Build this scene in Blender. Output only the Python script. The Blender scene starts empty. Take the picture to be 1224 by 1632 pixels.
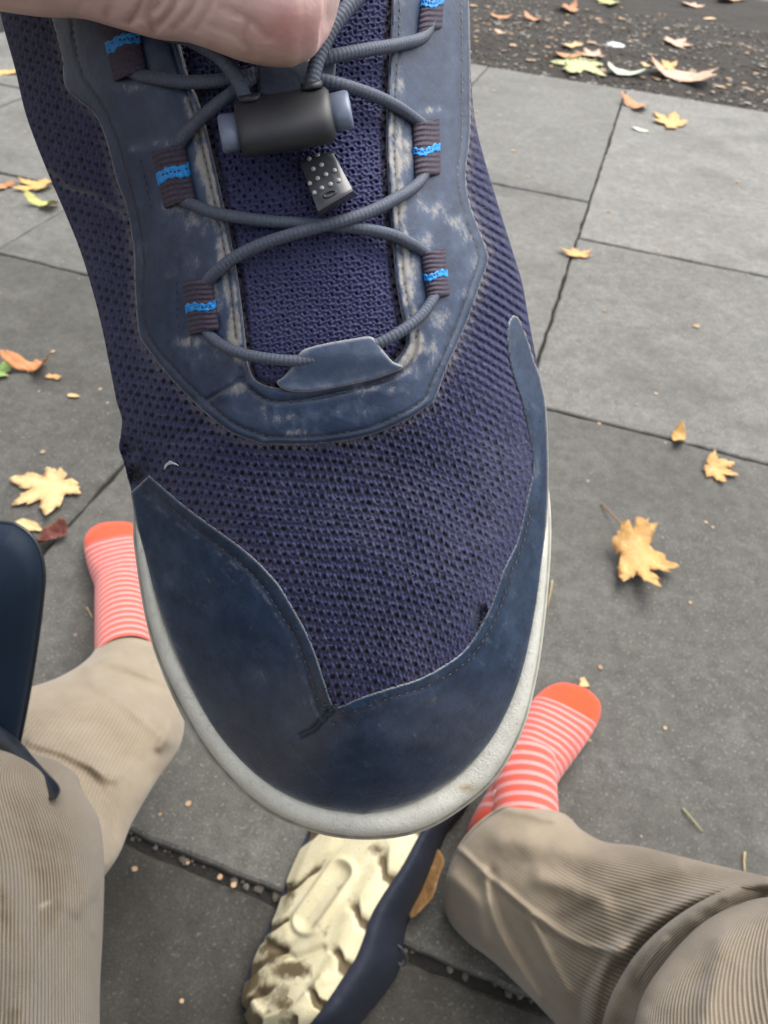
import bpy, math, random
import numpy as np
from mathutils import Vector, Matrix
from mathutils.geometry import delaunay_2d_cdt

random.seed(7)
rng = np.random.default_rng(7)
SC = bpy.context.scene

# ------------------------------------------------------------------ camera, sky, sun, exposure
F, CX, CY, CAM_H = 1088.0, 612.0, 816.0, 0.80          # the photograph's pixels (1224 x 1632), 24 mm on 36 mm
RM = np.array([[9.95739022e-01, 9.22160465e-02, 0.0],
               [6.67864483e-02, -7.21152936e-01, 6.89549138e-01],
               [6.35874954e-02, -6.86610984e-01, -7.24238902e-01]])
CAM = np.array([0.0, 0.0, CAM_H])
cam = bpy.data.cameras.new('camera')
cam.sensor_fit = 'VERTICAL'; cam.sensor_height = 36; cam.sensor_width = 27; cam.lens = 24
cam.clip_start = 0.01; cam.clip_end = 300
cam.dof.use_dof = True; cam.dof.focus_distance = 0.166; cam.dof.aperture_fstop = 30
co = bpy.data.objects.new('camera', cam); SC.collection.objects.link(co)
r_, u_, b_ = RM[:, 0], -RM[:, 1], -RM[:, 2]
co.matrix_world = Matrix(((r_[0], u_[0], b_[0], 0), (r_[1], u_[1], b_[1], 0), (r_[2], u_[2], b_[2], CAM_H), (0, 0, 0, 1)))
SC.camera = co

SUN_EL, SUN_AZ = math.radians(60), math.radians(40)     # azimuth measured from +Y towards +X
w = bpy.data.worlds.new('World'); SC.world = w; w.use_nodes = True
nt = w.node_tree; nt.nodes.clear()
sky = nt.nodes.new('ShaderNodeTexSky'); sky.sky_type = 'NISHITA'; sky.sun_disc = False
sky.sun_elevation = SUN_EL; sky.sun_rotation = SUN_AZ
sky.air_density = 1.0; sky.dust_density = 4.0; sky.ozone_density = 0.6
hs = nt.nodes.new('ShaderNodeHueSaturation'); hs.inputs['Saturation'].default_value = 0.30
bg = nt.nodes.new('ShaderNodeBackground'); bg.inputs[1].default_value = 0.13
wo = nt.nodes.new('ShaderNodeOutputWorld')
nt.links.new(sky.outputs[0], hs.inputs['Color']); nt.links.new(hs.outputs[0], bg.inputs[0]); nt.links.new(bg.outputs[0], wo.inputs[0])
sl = bpy.data.lights.new('sun', 'SUN'); sl.energy = 0.8; sl.angle = math.radians(55); sl.color = (1.0, 0.96, 0.9)
so = bpy.data.objects.new('sun', sl); SC.collection.objects.link(so)
so.rotation_euler = (math.pi / 2 - SUN_EL, 0, math.pi - SUN_AZ)
SC.view_settings.view_transform = 'Standard'; SC.view_settings.look = 'None'
SC.view_settings.exposure = 1.30; SC.view_settings.gamma = 1.0; SC.view_settings.use_curve_mapping = False

# ------------------------------------------------------------------ helpers
def W(p, d):
    """photograph pixel(s) at optical depth d (metres) -> world point(s)"""
    p = np.atleast_2d(np.asarray(p, float)); d = np.broadcast_to(np.asarray(d, float), (len(p),))
    c = np.stack([(p[:, 0] - CX) / F, (p[:, 1] - CY) / F, np.ones(len(p))], 1) * d[:, None]
    return c @ RM.T + CAM

def depth_at_z(x, y, z):
    d = RM @ np.array([x - CX, y - CY, F]); return (z - CAM_H) / d[2] * F

def G(x, y, z=0.0):
    return W([(x, y)], depth_at_z(x, y, z))[0]

def hash2(ix, iy, s):
    n = (ix * 374761393 + iy * 668265263 + s * 974634287) & 0x7fffffff
    n = ((n ^ (n >> 13)) * 1274126177) & 0x7fffffff
    return ((n ^ (n >> 16)) & 0xffff) / 65535.0

def vnoise(x, y, s=0):
    x = np.asarray(x, float); y = np.asarray(y, float)
    ix = np.floor(x).astype(np.int64); iy = np.floor(y).astype(np.int64)
    fx = x - ix; fy = y - iy; fx = fx * fx * (3 - 2 * fx); fy = fy * fy * (3 - 2 * fy)
    a = hash2(ix, iy, s); b = hash2(ix + 1, iy, s); c = hash2(ix, iy + 1, s); d = hash2(ix + 1, iy + 1, s)
    return (a + (b - a) * fx) * (1 - fy) + (c + (d - c) * fx) * fy

def fbm(x, y, s=0, o=4):
    t = 0; a = 0.5; n = 0
    for k in range(o):
        t = t + a * vnoise(x * 2 ** k, y * 2 ** k, s + k); n += a; a *= 0.5
    return t / n                                         # 0..1, about 0.5

def catmull(P, n, closed=False):
    P = np.asarray(P, float)
    if closed: Q = np.vstack([P[-1], P, P[0], P[1]])
    else: Q = np.vstack([2 * P[0] - P[1], P, 2 * P[-1] - P[-2]])
    m = len(Q) - 3
    t = np.linspace(0, m, n, endpoint=not closed); i = np.minimum(t.astype(int), m - 1); f = (t - i)[:, None]
    p0, p1, p2, p3 = Q[i], Q[i + 1], Q[i + 2], Q[i + 3]
    return 0.5 * (2 * p1 + (p2 - p0) * f + (2 * p0 - 5 * p1 + 4 * p2 - p3) * f ** 2 + (3 * p1 - p0 - 3 * p2 + p3) * f ** 3)

def resample(P, step, closed=False):
    P = np.asarray(P, float)
    if closed: P = np.vstack([P, P[:1]])
    L = np.r_[0, np.cumsum(np.linalg.norm(np.diff(P, axis=0), axis=1))]
    n = max(2, int(round(L[-1] / step)) + 1); t = np.linspace(0, L[-1], n)
    R = np.stack([np.interp(t, L, P[:, k]) for k in range(P.shape[1])], 1)
    return R[:-1] if closed else R

def poly_dist(pts, poly, closed=True):
    """unsigned distance of points to a polyline"""
    poly = np.asarray(poly, float)[:, :2]
    A = poly; B = np.roll(poly, -1, 0)
    if not closed: A, B = poly[:-1], poly[1:]
    out = np.full(len(pts), 1e9)
    for a, b in zip(A, B):
        ab = b - a; L = ab @ ab + 1e-12
        t = np.clip(((pts - a) @ ab) / L, 0, 1)
        dx = pts[:, 0] - a[0] - t * ab[0]; dy = pts[:, 1] - a[1] - t * ab[1]
        np.minimum(out, dx * dx + dy * dy, out=out)
    return np.sqrt(out)

def inside(pts, poly):
    x, y = pts[:, 0], pts[:, 1]; r = np.zeros(len(pts), bool)
    poly = np.asarray(poly, float)
    for a, b in zip(poly, np.roll(poly, -1, 0)):
        if a[1] == b[1]: continue
        c = (a[1] > y) != (b[1] > y)
        r ^= c & (x < (b[0] - a[0]) * (y - a[1]) / (b[1] - a[1]) + a[0])
    return r

def sdf(pts, poly):
    d = poly_dist(pts, poly); return np.where(inside(pts, poly), d, -d)

def sstep(a, b, x):
    t = np.clip((x - a) / (b - a), 0, 1); return t * t * (3 - 2 * t)

ORIGIN = {}
def tag(o, label=None, cat=None, group=None, kind=None):
    if label: o['label'] = label
    if cat: o['category'] = cat
    if group: o['group'] = group
    if kind: o['kind'] = kind
    return o

def empty(name, loc, label=None, cat=None, group=None, kind=None):
    o = bpy.data.objects.new(name, None); SC.collection.objects.link(o)
    o.location = Vector(loc); o.empty_display_size = 0.02; ORIGIN[o.name] = np.array(loc, float)
    return tag(o, label, cat, group, kind)

def mesh_obj(name, V, Fc, mat, parent=None, attrs=None, smooth=True, loc=None, uv=None):
    """world-space vertices V (n,3), faces: (m,k) array or list; linked as one mesh object"""
    V = np.asarray(V, float)
    org = ORIGIN[parent.name] if parent is not None else (np.array(loc, float) if loc is not None else np.zeros(3))
    me = bpy.data.meshes.new(name)
    if isinstance(Fc, np.ndarray):
        n, k = Fc.shape
        me.vertices.add(len(V)); me.vertices.foreach_set('co', (V - org).astype(np.float32).ravel())
        me.loops.add(n * k); me.loops.foreach_set('vertex_index', Fc.astype(np.int32).ravel())
        me.polygons.add(n); me.polygons.foreach_set('loop_start', (np.arange(n) * k).astype(np.int32))
        me.polygons.foreach_set('loop_total', np.full(n, k, np.int32))
        me.update(calc_edges=True); me.validate()
    else:
        me.from_pydata((V - org).tolist(), [], [list(map(int, f)) for f in Fc]); me.update()
    if len(me.polygons): me.polygons.foreach_set('use_smooth', np.full(len(me.polygons), bool(smooth)))
    for k, a in (attrs or {}).items():
        if len(a) == len(me.vertices):
            at = me.attributes.new(k, 'FLOAT', 'POINT'); at.data.foreach_set('value', np.asarray(a, np.float32))
    if mat: me.materials.append(mat)
    o = bpy.data.objects.new(name, me); SC.collection.objects.link(o)
    if parent is not None: o.parent = parent
    else: o.location = Vector(org)
    ORIGIN[o.name] = org
    return o

def grid_faces(nr, nc, wrap=False):
    i = np.arange(nr - 1)[:, None]; j = np.arange(nc if wrap else nc - 1)[None, :]
    a = i * nc + j; b = i * nc + (j + 1) % nc
    return np.stack([a, b, b + nc, a + nc], -1).reshape(-1, 4)

class MB:
    """collects pieces for one mesh"""
    def __init__(s): s.V = []; s.F = []; s.n = 0
    def add(s, V, Fc):
        V = np.asarray(V, float)
        for f in Fc: s.F.append([int(k) + s.n for k in f])
        s.V.append(V); s.n += len(V)
    def build(s, name, mat, parent=None, **k):
        return mesh_obj(name, np.vstack(s.V), s.F, mat, parent, **k)

def tube_geo(P, R, n=10, cap=True, flat=None):
    """tube along world points P with radii R (scalar or per point)"""
    P = np.asarray(P, float); m = len(P); R = np.broadcast_to(np.asarray(R, float), (m,))
    T = np.gradient(P, axis=0); T /= np.linalg.norm(T, axis=1)[:, None] + 1e-12
    ref = np.array([0.31, 0.12, 0.94]); ref = ref if abs(T[0] @ ref) < 0.9 else np.array([1.0, 0, 0])
    N = np.zeros_like(P); n0 = np.cross(T[0], ref); n0 /= np.linalg.norm(n0); N[0] = n0
    for i in range(1, m):
        v = N[i - 1] - T[i] * (N[i - 1] @ T[i]); N[i] = v / (np.linalg.norm(v) + 1e-12)
    B = np.cross(T, N); a = np.linspace(0, 2 * np.pi, n, endpoint=False)
    V = P[:, None] + R[:, None, None] * (np.cos(a)[None, :, None] * N[:, None] + np.sin(a)[None, :, None] * B[:, None])
    V = V.reshape(-1, 3); Fc = grid_faces(m, n, True).tolist()
    if cap: Fc.append(list(range(n))[::-1]); Fc.append([(m - 1) * n + k for k in range(n)])
    return V, Fc

# ------------------------------------------------------------------ materials
def material(name):
    m = bpy.data.materials.new(name); m.use_nodes = True
    t = m.node_tree; bs = t.nodes['Principled BSDF']
    return m, t, bs

class N:
    """a small node-graph writer"""
    def __init__(s, t, b): s.t = t; s.b = b; s.co = None
    def n(s, ty, **k):
        x = s.t.nodes.new(ty)
        for a, v in k.items(): setattr(x, a, v)
        return x
    def link(s, a, b): s.t.links.new(a, b)
    def coord(s):
        if s.co is None: s.co = s.n('ShaderNodeTexCoord').outputs['Object']
        return s.co
    def noise(s, scale, detail=4, rough=0.55, vec=None, stretch=None):
        v = vec or s.coord()
        if stretch:
            mp = s.n('ShaderNodeMapping'); mp.inputs['Scale'].default_value = stretch; s.link(v, mp.inputs[0]); v = mp.outputs[0]
        x = s.n('ShaderNodeTexNoise'); x.inputs['Scale'].default_value = scale; x.inputs['Detail'].default_value = detail
        x.inputs['Roughness'].default_value = rough; s.link(v, x.inputs['Vector']); return x.outputs['Fac']
    def ramp(s, fac, stops):
        r = s.n('ShaderNodeValToRGB'); e = r.color_ramp.elements
        while len(e) < len(stops): e.new(0.5)
        for k, (p, c) in enumerate(stops):
            e[k].position = p; e[k].color = (*c, 1) if hasattr(c, '__len__') else (c, c, c, 1)
        s.link(fac, r.inputs[0]); return r.outputs[0]
    def attr(s, name): return s.n('ShaderNodeAttribute', attribute_name=name).outputs['Fac']
    def math(s, op, a, b=None):
        x = s.n('ShaderNodeMath', operation=op)
        for k, v in enumerate((a, b)):
            if v is None: continue
            if isinstance(v, (int, float)): x.inputs[k].default_value = v
            else: s.link(v, x.inputs[k])
        return x.outputs[0]
    def mix(s, fac, a, b, blend='MIX'):
        x = s.n('ShaderNodeMix', data_type='RGBA', blend_type=blend)
        for k, v in ((0, fac), (6, a), (7, b)):
            if isinstance(v, (int, float)): x.inputs[k].default_value = v
            elif isinstance(v, tuple): x.inputs[k].default_value = (*v, 1)
            else: s.link(v, x.inputs[k])
        return x.outputs[2]
    def color(s, c):
        if isinstance(c, tuple): s.b.inputs['Base Color'].default_value = (*c, 1)
        else: s.link(c, s.b.inputs['Base Color'])
    def rough(s, r):
        if isinstance(r, (int, float)): s.b.inputs['Roughness'].default_value = r
        else: s.link(r, s.b.inputs['Roughness'])
    def bump(s, h, strength=0.3, dist=0.001):
        x = s.n('ShaderNodeBump'); x.inputs['Strength'].default_value = strength; x.inputs['Distance'].default_value = dist
        s.link(h, x.inputs['Height'])
        if s.b.inputs['Normal'].is_linked: s.link(s.b.inputs['Normal'].links[0].from_socket, x.inputs['Normal'])
        s.link(x.outputs[0], s.b.inputs['Normal'])

def simple(name, c1, c2, scale=300, rough=0.6, bump=0.2, bdist=0.0004, bscale=None, spec=None, sheen=0):
    m, t, b = material(name); g = N(t, b)
    g.color(g.mix(g.ramp(g.noise(scale, 5), [(0.3, 0.0), (0.7, 1.0)]), c1, c2)); g.rough(rough)
    if bump: g.bump(g.noise(bscale or scale * 4, 4), bump, bdist)
    if spec is not None: b.inputs['Specular IOR Level'].default_value = spec
    if sheen: b.inputs['Sheen Weight'].default_value = sheen
    return m

def mat_knit(name, c1, c2, hole):
    m, t, b = material(name); g = N(t, b)
    c = g.mix(g.ramp(g.noise(1500, 4, 0.7), [(0.3, 0.0), (0.7, 1.0)]), c1, c2)
    c = g.mix(g.math('MULTIPLY', g.attr('fade'), 0.34), c, (0.105, 0.105, 0.16))
    c = g.mix(g.attr('dust'), c, (0.22, 0.20, 0.19))
    c = g.mix(g.attr('hole'), c, hole)
    g.color(c); g.rough(0.85); b.inputs['Specular IOR Level'].default_value = 0.25
    b.inputs['Sheen Weight'].default_value = 0.08; b.inputs['Sheen Roughness'].default_value = 0.5
    g.bump(g.noise(3500, 2), 0.5, 0.0002)
    return m

def mat_leather(name, c1, c2, pale1, pale2, rough=0.42):
    m, t, b = material(name); g = N(t, b)
    c = g.mix(g.ramp(g.noise(160, 5, 0.6), [(0.32, 0.0), (0.68, 1.0)]), c1, c2)
    fine = g.noise(520, 6, 0.7)
    wear = g.attr('wear')
    wf = g.ramp(g.math('ADD', wear, g.math('MULTIPLY', g.math('SUBTRACT', fine, 0.5), 0.55)), [(0.12, 0.0), (0.95, 0.72)])
    c = g.mix(wf, c, pale1)
    strk = g.noise(620, 7, 0.78, stretch=(1.0, 1.0, 0.4))
    wc = g.ramp(g.math('ADD', wear, g.math('MULTIPLY', g.math('SUBTRACT', strk, 0.5), 1.5)), [(0.40, 0.0), (0.84, 0.9)])
    c = g.mix(wc, c, pale2)
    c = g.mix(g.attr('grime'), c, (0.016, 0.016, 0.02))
    c = g.mix(g.attr('edge'), c, (0.36, 0.35, 0.33))
    g.color(c)
    g.rough(g.math('ADD', g.math('MULTIPLY', wf, 0.25), g.math('ADD', g.math('MULTIPLY', fine, 0.22), rough - 0.1)))
    g.bump(g.noise(1800, 4, 0.6), 0.22, 0.0003); g.bump(g.noise(420, 4, 0.6), 0.22, 0.0006)
    return m

M = {}
M['knit'] = mat_knit('navy_knit', (0.016, 0.0175, 0.050), (0.054, 0.058, 0.132), (0.003, 0.003, 0.006))
M['tongue_knit'] = mat_knit('tongue_knit', (0.032, 0.034, 0.092), (0.080, 0.084, 0.185), (0.006, 0.006, 0.016))
M['eyestay'] = mat_leather('worn_navy_eyestay', (0.009, 0.021, 0.052), (0.025, 0.047, 0.098), (0.135, 0.180, 0.27), (0.36, 0.335, 0.285))
M['toe'] = mat_leather('navy_toe_leather', (0.0095, 0.023, 0.053), (0.025, 0.049, 0.097), (0.085, 0.12, 0.18), (0.17, 0.19, 0.22), 0.29)
M['tab'] = mat_leather('navy_tab', (0.045, 0.07, 0.125), (0.07, 0.1, 0.165), (0.34, 0.36, 0.4), (0.36, 0.34, 0.3), 0.45)
M['patch'] = mat_leather('tongue_patch', (0.03, 0.042, 0.07), (0.05, 0.066, 0.1), (0.3, 0.3, 0.3), (0.3, 0.3, 0.3), 0.5)
M['stitch'] = simple('stitch_thread', (0.03, 0.038, 0.06), (0.09, 0.10, 0.13), 900, 0.8, 0.2)
M['stitch_pale'] = simple('stitch_pale', (0.08, 0.10, 0.15), (0.19, 0.215, 0.28), 500, 0.8, 0.2)
M['loop'] = simple('loop_webbing', (0.034, 0.026, 0.042), (0.075, 0.058, 0.085), 1400, 0.8, 0.5, 0.0002)
M['blue'] = simple('blue_thread', (0.005, 0.20, 0.62), (0.02, 0.36, 0.85), 1200, 0.6, 0.5, 0.0003)
M['cord'] = simple('elastic_cord', (0.058, 0.070, 0.098), (0.090, 0.108, 0.150), 1700, 0.62, 0.8, 0.00014, 4200)
def mat_lock():
    m, t, b = material('black_plastic'); g = N(t, b); g.color(g.mix(g.noise(300, 4), (0.019, 0.021, 0.025), (0.030, 0.033, 0.038))); g.rough(0.44)
    wv = g.n('ShaderNodeTexWave'); wv.inputs['Scale'].default_value = 850; wv.bands_direction = 'DIAGONAL'; wv.inputs['Distortion'].default_value = 1.5; g.link(g.coord(), wv.inputs['Vector'])
    g.bump(wv.outputs['Fac'], 0.35, 0.00010); return m
M['lock'] = mat_lock()
M['plug'] = simple('grey_plastic', (0.125, 0.155, 0.22), (0.155, 0.19, 0.26), 200, 0.33, 0.08, 0.0003)
M['clip'] = simple('clip_plastic', (0.042, 0.045, 0.052), (0.062, 0.065, 0.072), 300, 0.24, 0.05, 0.0002)
M['stud'] = simple('clip_stud', (0.26, 0.26, 0.255), (0.42, 0.42, 0.41), 800, 0.22, 0.0)
M['dark'] = simple('dark_lining', (0.004, 0.004, 0.007), (0.008, 0.008, 0.012), 300, 0.9, 0.2)
M['white_thread'] = simple('white_thread', (0.6, 0.6, 0.62), (0.75, 0.75, 0.78), 900, 0.8, 0.2)
M['fray'] = simple('frayed_navy', (0.02, 0.03, 0.05), (0.05, 0.07, 0.1), 500, 0.85, 0.2)

# =================================================================== THE SETTING
EF = np.array([0.25732464, 0.96632501]); ES = np.array([0.96632501, -0.25732464])
def AB(a, b, z=0.0):
    p = a * ES + b * EF; return np.array([p[0], p[1], z])

def mat_slab():
    m, t, b = material('worn_concrete'); g = N(t, b)
    big = g.noise(5, 5, 0.6); mid = g.noise(45, 6, 0.7); fine = g.noise(420, 4, 0.75); sp = g.noise(260, 2, 0.5)
    c = g.mix(g.ramp(big, [(0.3, 0.0), (0.7, 1.0)]), (0.228, 0.222, 0.198), (0.305, 0.298, 0.268))
    c = g.mix(g.ramp(mid, [(0.36, 0.0), (0.66, 0.62)]), c, (0.120, 0.116, 0.102))
    c = g.mix(g.ramp(g.noise(15, 6, 0.75), [(0.52, 0.0), (0.66, 0.45)]), c, (0.36, 0.355, 0.33))
    c = g.mix(0.75, c, g.ramp(fine, [(0.30, 0.22), (0.70, 1.0)]), 'MULTIPLY')
    c = g.mix(g.ramp(sp, [(0.62, 0.0), (0.70, 0.85)]), c, (0.38, 0.375, 0.35))
    oi = g.n('ShaderNodeObjectInfo').outputs['Random']
    c = g.mix(1.0, c, g.ramp(oi, [(0.0, 0.86), (1.0, 1.08)]), 'MULTIPLY')
    st = g.ramp(g.noise(2.6, 6, 0.65), [(0.50, 0.0), (0.68, 0.55)])
    c = g.mix(st, c, (0.07, 0.066, 0.056))
    c = g.mix(g.math('MULTIPLY', g.attr('dirt_shade'), g.ramp(g.noise(9, 6, 0.7), [(0.2, 0.72), (0.75, 1.0)])), c, g.mix(1.0, c, (0.17, 0.155, 0.128), 'MULTIPLY'))  # dirt and the sitter's shade, both painted into the slab colour
    g.color(c); g.rough(0.7); b.inputs['Specular IOR Level'].default_value = .35; g.bump(fine, 0.5, 0.0025); g.bump(mid, 0.3, 0.004)
    return m
M['slab'] = mat_slab()

def mat_soil(name, c1, c2, c3, s=30):
    m, t, b = material(name); g = N(t, b)
    c = g.mix(g.ramp(g.noise(s, 6, 0.7), [(0.3, 0.0), (0.7, 1.0)]), c1, c2)
    c = g.mix(g.ramp(g.noise(s * 5, 5, 0.75), [(0.52, 0.0), (0.74, 0.8)]), c, c3)
    g.color(c); g.rough(0.92); g.bump(g.noise(s * 4, 6, 0.7), 0.8, 0.012)
    return m
M['soil'] = mat_soil('damp_soil', (0.012, 0.010, 0.008), (0.048, 0.040, 0.031), (0.11, 0.095, 0.075))
M['joint'] = mat_soil('joint_dirt', (0.012, 0.011, 0.009), (0.028, 0.025, 0.02), (0.05, 0.045, 0.035), 60)
M['land'] = mat_soil('far_ground', (0.08, 0.08, 0.075), (0.12, 0.12, 0.11), (0.15, 0.145, 0.13), 3)

g0 = mesh_obj('ground', [(-120, -120, -0.06), (120, -120, -0.06), (120, 120, -0.06), (-120, 120, -0.06)], [(0, 1, 2, 3)], M['land'], smooth=False)
tag(g0, kind='structure')

pav = empty('pavement', (0, 0, 0), kind='structure')
bed = mesh_obj('joint_bed', [AB(-4, -2.5, -.0095), AB(4, -2.5, -.0095), AB(4, 3.47, -.0095), AB(-4, 3.47, -.0095)], [(0, 1, 2, 3)], M['joint'], pav, smooth=False)

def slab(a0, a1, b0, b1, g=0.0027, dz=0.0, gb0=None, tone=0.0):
    """one slab: worn, slightly crooked edges, rounded arris, a body of 5 cm"""
    gb0 = g if gb0 is None else gb0
    sd = rng.integers(1000)
    na = max(6, int((a1 - a0) / 0.02)); nb = max(6, int((b1 - b0) / 0.02))
    def side(p, q, n, k):
        t = np.linspace(0, 1, n, endpoint=False)[:, None]
        P = p + (q - p) * t
        return P
    c = np.array([[a0 + g, b0 + gb0], [a1 - g, b0 + gb0], [a1 - g, b1 - g], [a0 + g, b1 - g]]) + rng.uniform(-.0012, .0012, (4, 2))
    R = np.vstack([side(c[0], c[1], na, 0), side(c[1], c[2], nb, 1), side(c[2], c[3], na, 2), side(c[3], c[0], nb, 3)])
    cen = R.mean(0); n = len(R)
    jit = (fbm(R[:, 0] * 30 + 90, R[:, 1] * 30 + 90, sd, 3) - 0.5) * 0.009 - .012 * np.clip(vnoise(R[:, 0] * 24 + 90, R[:, 1] * 24 + 90, sd + 7) - .82, 0, 1)
    D_ = (R - cen) / np.linalg.norm(R - cen, axis=1)[:, None]
    tx, ty = rng.uniform(-.0022, .0022, 2)
    rings = []
    for off, z in ((0.0, -.05), (0.0, -.006), (-.0012, -.002), (-.0045, 0.0), (-.02, 0.0)):
        q = R + D_ * (jit[:, None] * (1 if off > -.015 else .3) + off)
        zz = z + dz + (q[:, 0] - cen[0]) * tx + (q[:, 1] - cen[1]) * ty
        p = q[:, :1] * ES + q[:, 1:] * EF
        rings.append(np.column_stack([p, zz]))
    V = np.vstack(rings); Fc = grid_faces(5, n, True).tolist(); Fc.append([4 * n + k for k in range(n)])
    return mesh_obj('paving_slab', V, Fc, M['slab'], pav, {'dirt_shade': np.full(len(V), tone)}, smooth=False)

A0, A1 = -0.036, -0.637
cols = [(A0, 0.58, [-.62, .165, 1.118, 1.912, 3.47]), (0.58, 1.19, [-.62, .165, .93, 1.912, 2.62, 3.47]), (1.19, 1.85, [-.62, .165, .80, 1.57, 2.3, 3.47]),
        (1.85, 2.5, [.5, 1.3, 2.1, 3.47]), (A1, A0, [-.62, .165, 1.28, 2.174, 3.47]), (-1.322, A1, [-.62, .165, 1.187, 2.0, 2.75, 3.47]),
        (-1.98, -1.322, [.2, .8, 1.57, 2.4, 3.47]), (-2.6, -1.98, [.7, 1.4, 2.2, 3.47])]
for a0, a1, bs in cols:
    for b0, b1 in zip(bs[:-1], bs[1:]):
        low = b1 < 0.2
        slab(a0, a1, b0, b1, dz=-0.007 if low else rng.uniform(-.001, .001), gb0=0.008 if b0 == .165 else None, tone=1.02 if low else (.62 if b1 < 1.3 else (.18 if b1 < 2.2 else .0)) + rng.uniform(-.06, .06))  # nearest slabs darkest: dirt plus body shade put into their colour

# soil strip beyond the kerb edge of the slabs
na, nb = 150, 90
aa = np.linspace(-2.2, 3.2, na); bb = np.linspace(3.475, 6.2, nb)
A_, B_ = np.meshgrid(aa, bb); A_, B_ = A_.ravel(), B_.ravel()
z = -0.022 + 0.03 * (fbm(A_ * 4 + 50, B_ * 4 + 50, 3) - 0.5) * sstep(3.47, 3.7, B_) + 0.02 * sstep(3.5, 4.2, B_) + 0.008 * (fbm(A_ * 22 + 50, B_ * 22 + 50, 9) - .5)
p = A_[:, None] * ES + B_[:, None] * EF
so_ = mesh_obj('soil_bed', np.column_stack([p, z]), grid_faces(nb, na), M['soil']); tag(so_, kind='structure')
def soil_z(a, b):
    return float(-0.022 + 0.03 * (fbm(np.array([a * 4 + 50]), np.array([b * 4 + 50]), 3)[0] - 0.5) * sstep(3.47, 3.7, b) + 0.02 * sstep(3.5, 4.2, b))

def pebble(c, r, flat=0.6):
    a = rng.uniform(0, 6.3); V = []
    for k in range(6):
        t = a + k * math.pi / 3; q = r * rng.uniform(.7, 1.15); V.append((c[0] + q * math.cos(t), c[1] + q * math.sin(t), c[2] + r * .15))
    V.append((c[0], c[1], c[2] + r * flat)); V.append((c[0], c[1], c[2] - r * .3))
    return V, [(k, (k + 1) % 6, 6) for k in range(6)] + [((k + 1) % 6, k, 7) for k in range(6)]

M['grit'] = simple('grit', (0.16, 0.14, 0.11), (0.42, 0.39, 0.34), 40, 0.85, 0.3)
M['grit_dark'] = simple('dark_grit', (0.04, 0.035, 0.03), (0.13, 0.11, 0.09), 40, 0.9, 0.3)
M['crumb'] = simple('leaf_crumb', (0.26, 0.14, 0.065), (0.50, 0.36, 0.21), 14, 0.8, 0.2)
mb = MB()
for k in range(2600):
    a, b = rng.uniform(-1.1, 1.3), 3.49 + 1.6 * rng.random() ** 1.4
    q = AB(a, b); mb.add(*pebble((q[0], q[1], soil_z(a, b) + .002), rng.uniform(.003, .011)))
tag(mb.build('soil_grit', M['grit_dark'], smooth=False), kind='stuff')
mb = MB()
for k in range(1200):
    a, b = rng.uniform(-1.1, 1.3), 3.49 + 1.6 * rng.random() ** 1.3
    q = AB(a, b); mb.add(*pebble((q[0], q[1], soil_z(a, b) + .003), rng.uniform(.003, .012) * (1 if rng.random() < .93 else 1.7), .35))
tag(mb.build('soil_gravel', M['grit'], smooth=False), kind='stuff')
mb = MB()
for k in range(190):                                     # torn leaf bits trodden into the soil
    a, b = rng.uniform(-1.0, 1.2), 3.5 + 1.7 * rng.random()
    q = AB(a, b); mb.add(*pebble((q[0], q[1], soil_z(a, b) + .003), rng.uniform(.005, .017) * (1 if rng.random() < .8 else 1.6), .2))
tag(mb.build('soil_leaf_bits', M['crumb'], smooth=False), kind='stuff')
mb = MB()
for k in range(620):                                     # specks and crumbs strewn over the slabs
    a, b = rng.uniform(-1.9, 1.6), -.1 + 3.5 * rng.random()
    q = AB(a, b); mb.add(*pebble((q[0], q[1], .0006), rng.uniform(.0008, .0030), .4))
tag(mb.build('pavement_grit', M['grit'], smooth=False), kind='stuff')
mb = MB()
for k in range(520):                                     # debris caught in the joints
    if rng.random() < .6: a, b = rng.uniform(-.75, .75), .170 + rng.uniform(-.002, .008)
    else: a, b = A0 + rng.uniform(-.003, .003), rng.uniform(.2, 3.4)
    q = AB(a, b); mb.add(*pebble((q[0], q[1], -.008), rng.uniform(.001, .0045)))
tag(mb.build('joint_debris', M['grit_dark'], smooth=False), kind='stuff')
mb = MB()
for x, y, s in [(955, 675, 8), (1045, 627, 9), (957, 1063, 10), (890, 1102, 18), (1125, 832, 8), (1136, 840, 7), (350, 1398, 12), (372, 1410, 12), (300, 1375, 8), (830, 1010, 7),
                (787, 145, 9), (760, 178, 8), (840, 282, 8), (818, 240, 9), (1145, 218, 7), (1175, 290, 10), (970, 337, 8), (963, 495, 7), (1050, 400, 8), (1110, 520, 15), (940, 1180, 7),
                (85, 560, 10), (160, 620, 8), (68, 720, 10), (40, 210, 7), (290, 1595, 9), (215, 1385, 12), (240, 1235, 14), (300, 1280, 12), (255, 1298, 7), (120, 1012, 7), (1060, 1160, 8), (985, 905, 6), (1100, 960, 8)]:
    q = G(x, y, .001); dd = depth_at_z(x, y, 0); mb.add(*pebble(q, s * .42 * dd / F, .12))
tag(mb.build('pale_crumbs', M['crumb'], smooth=False), kind='stuff')

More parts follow.
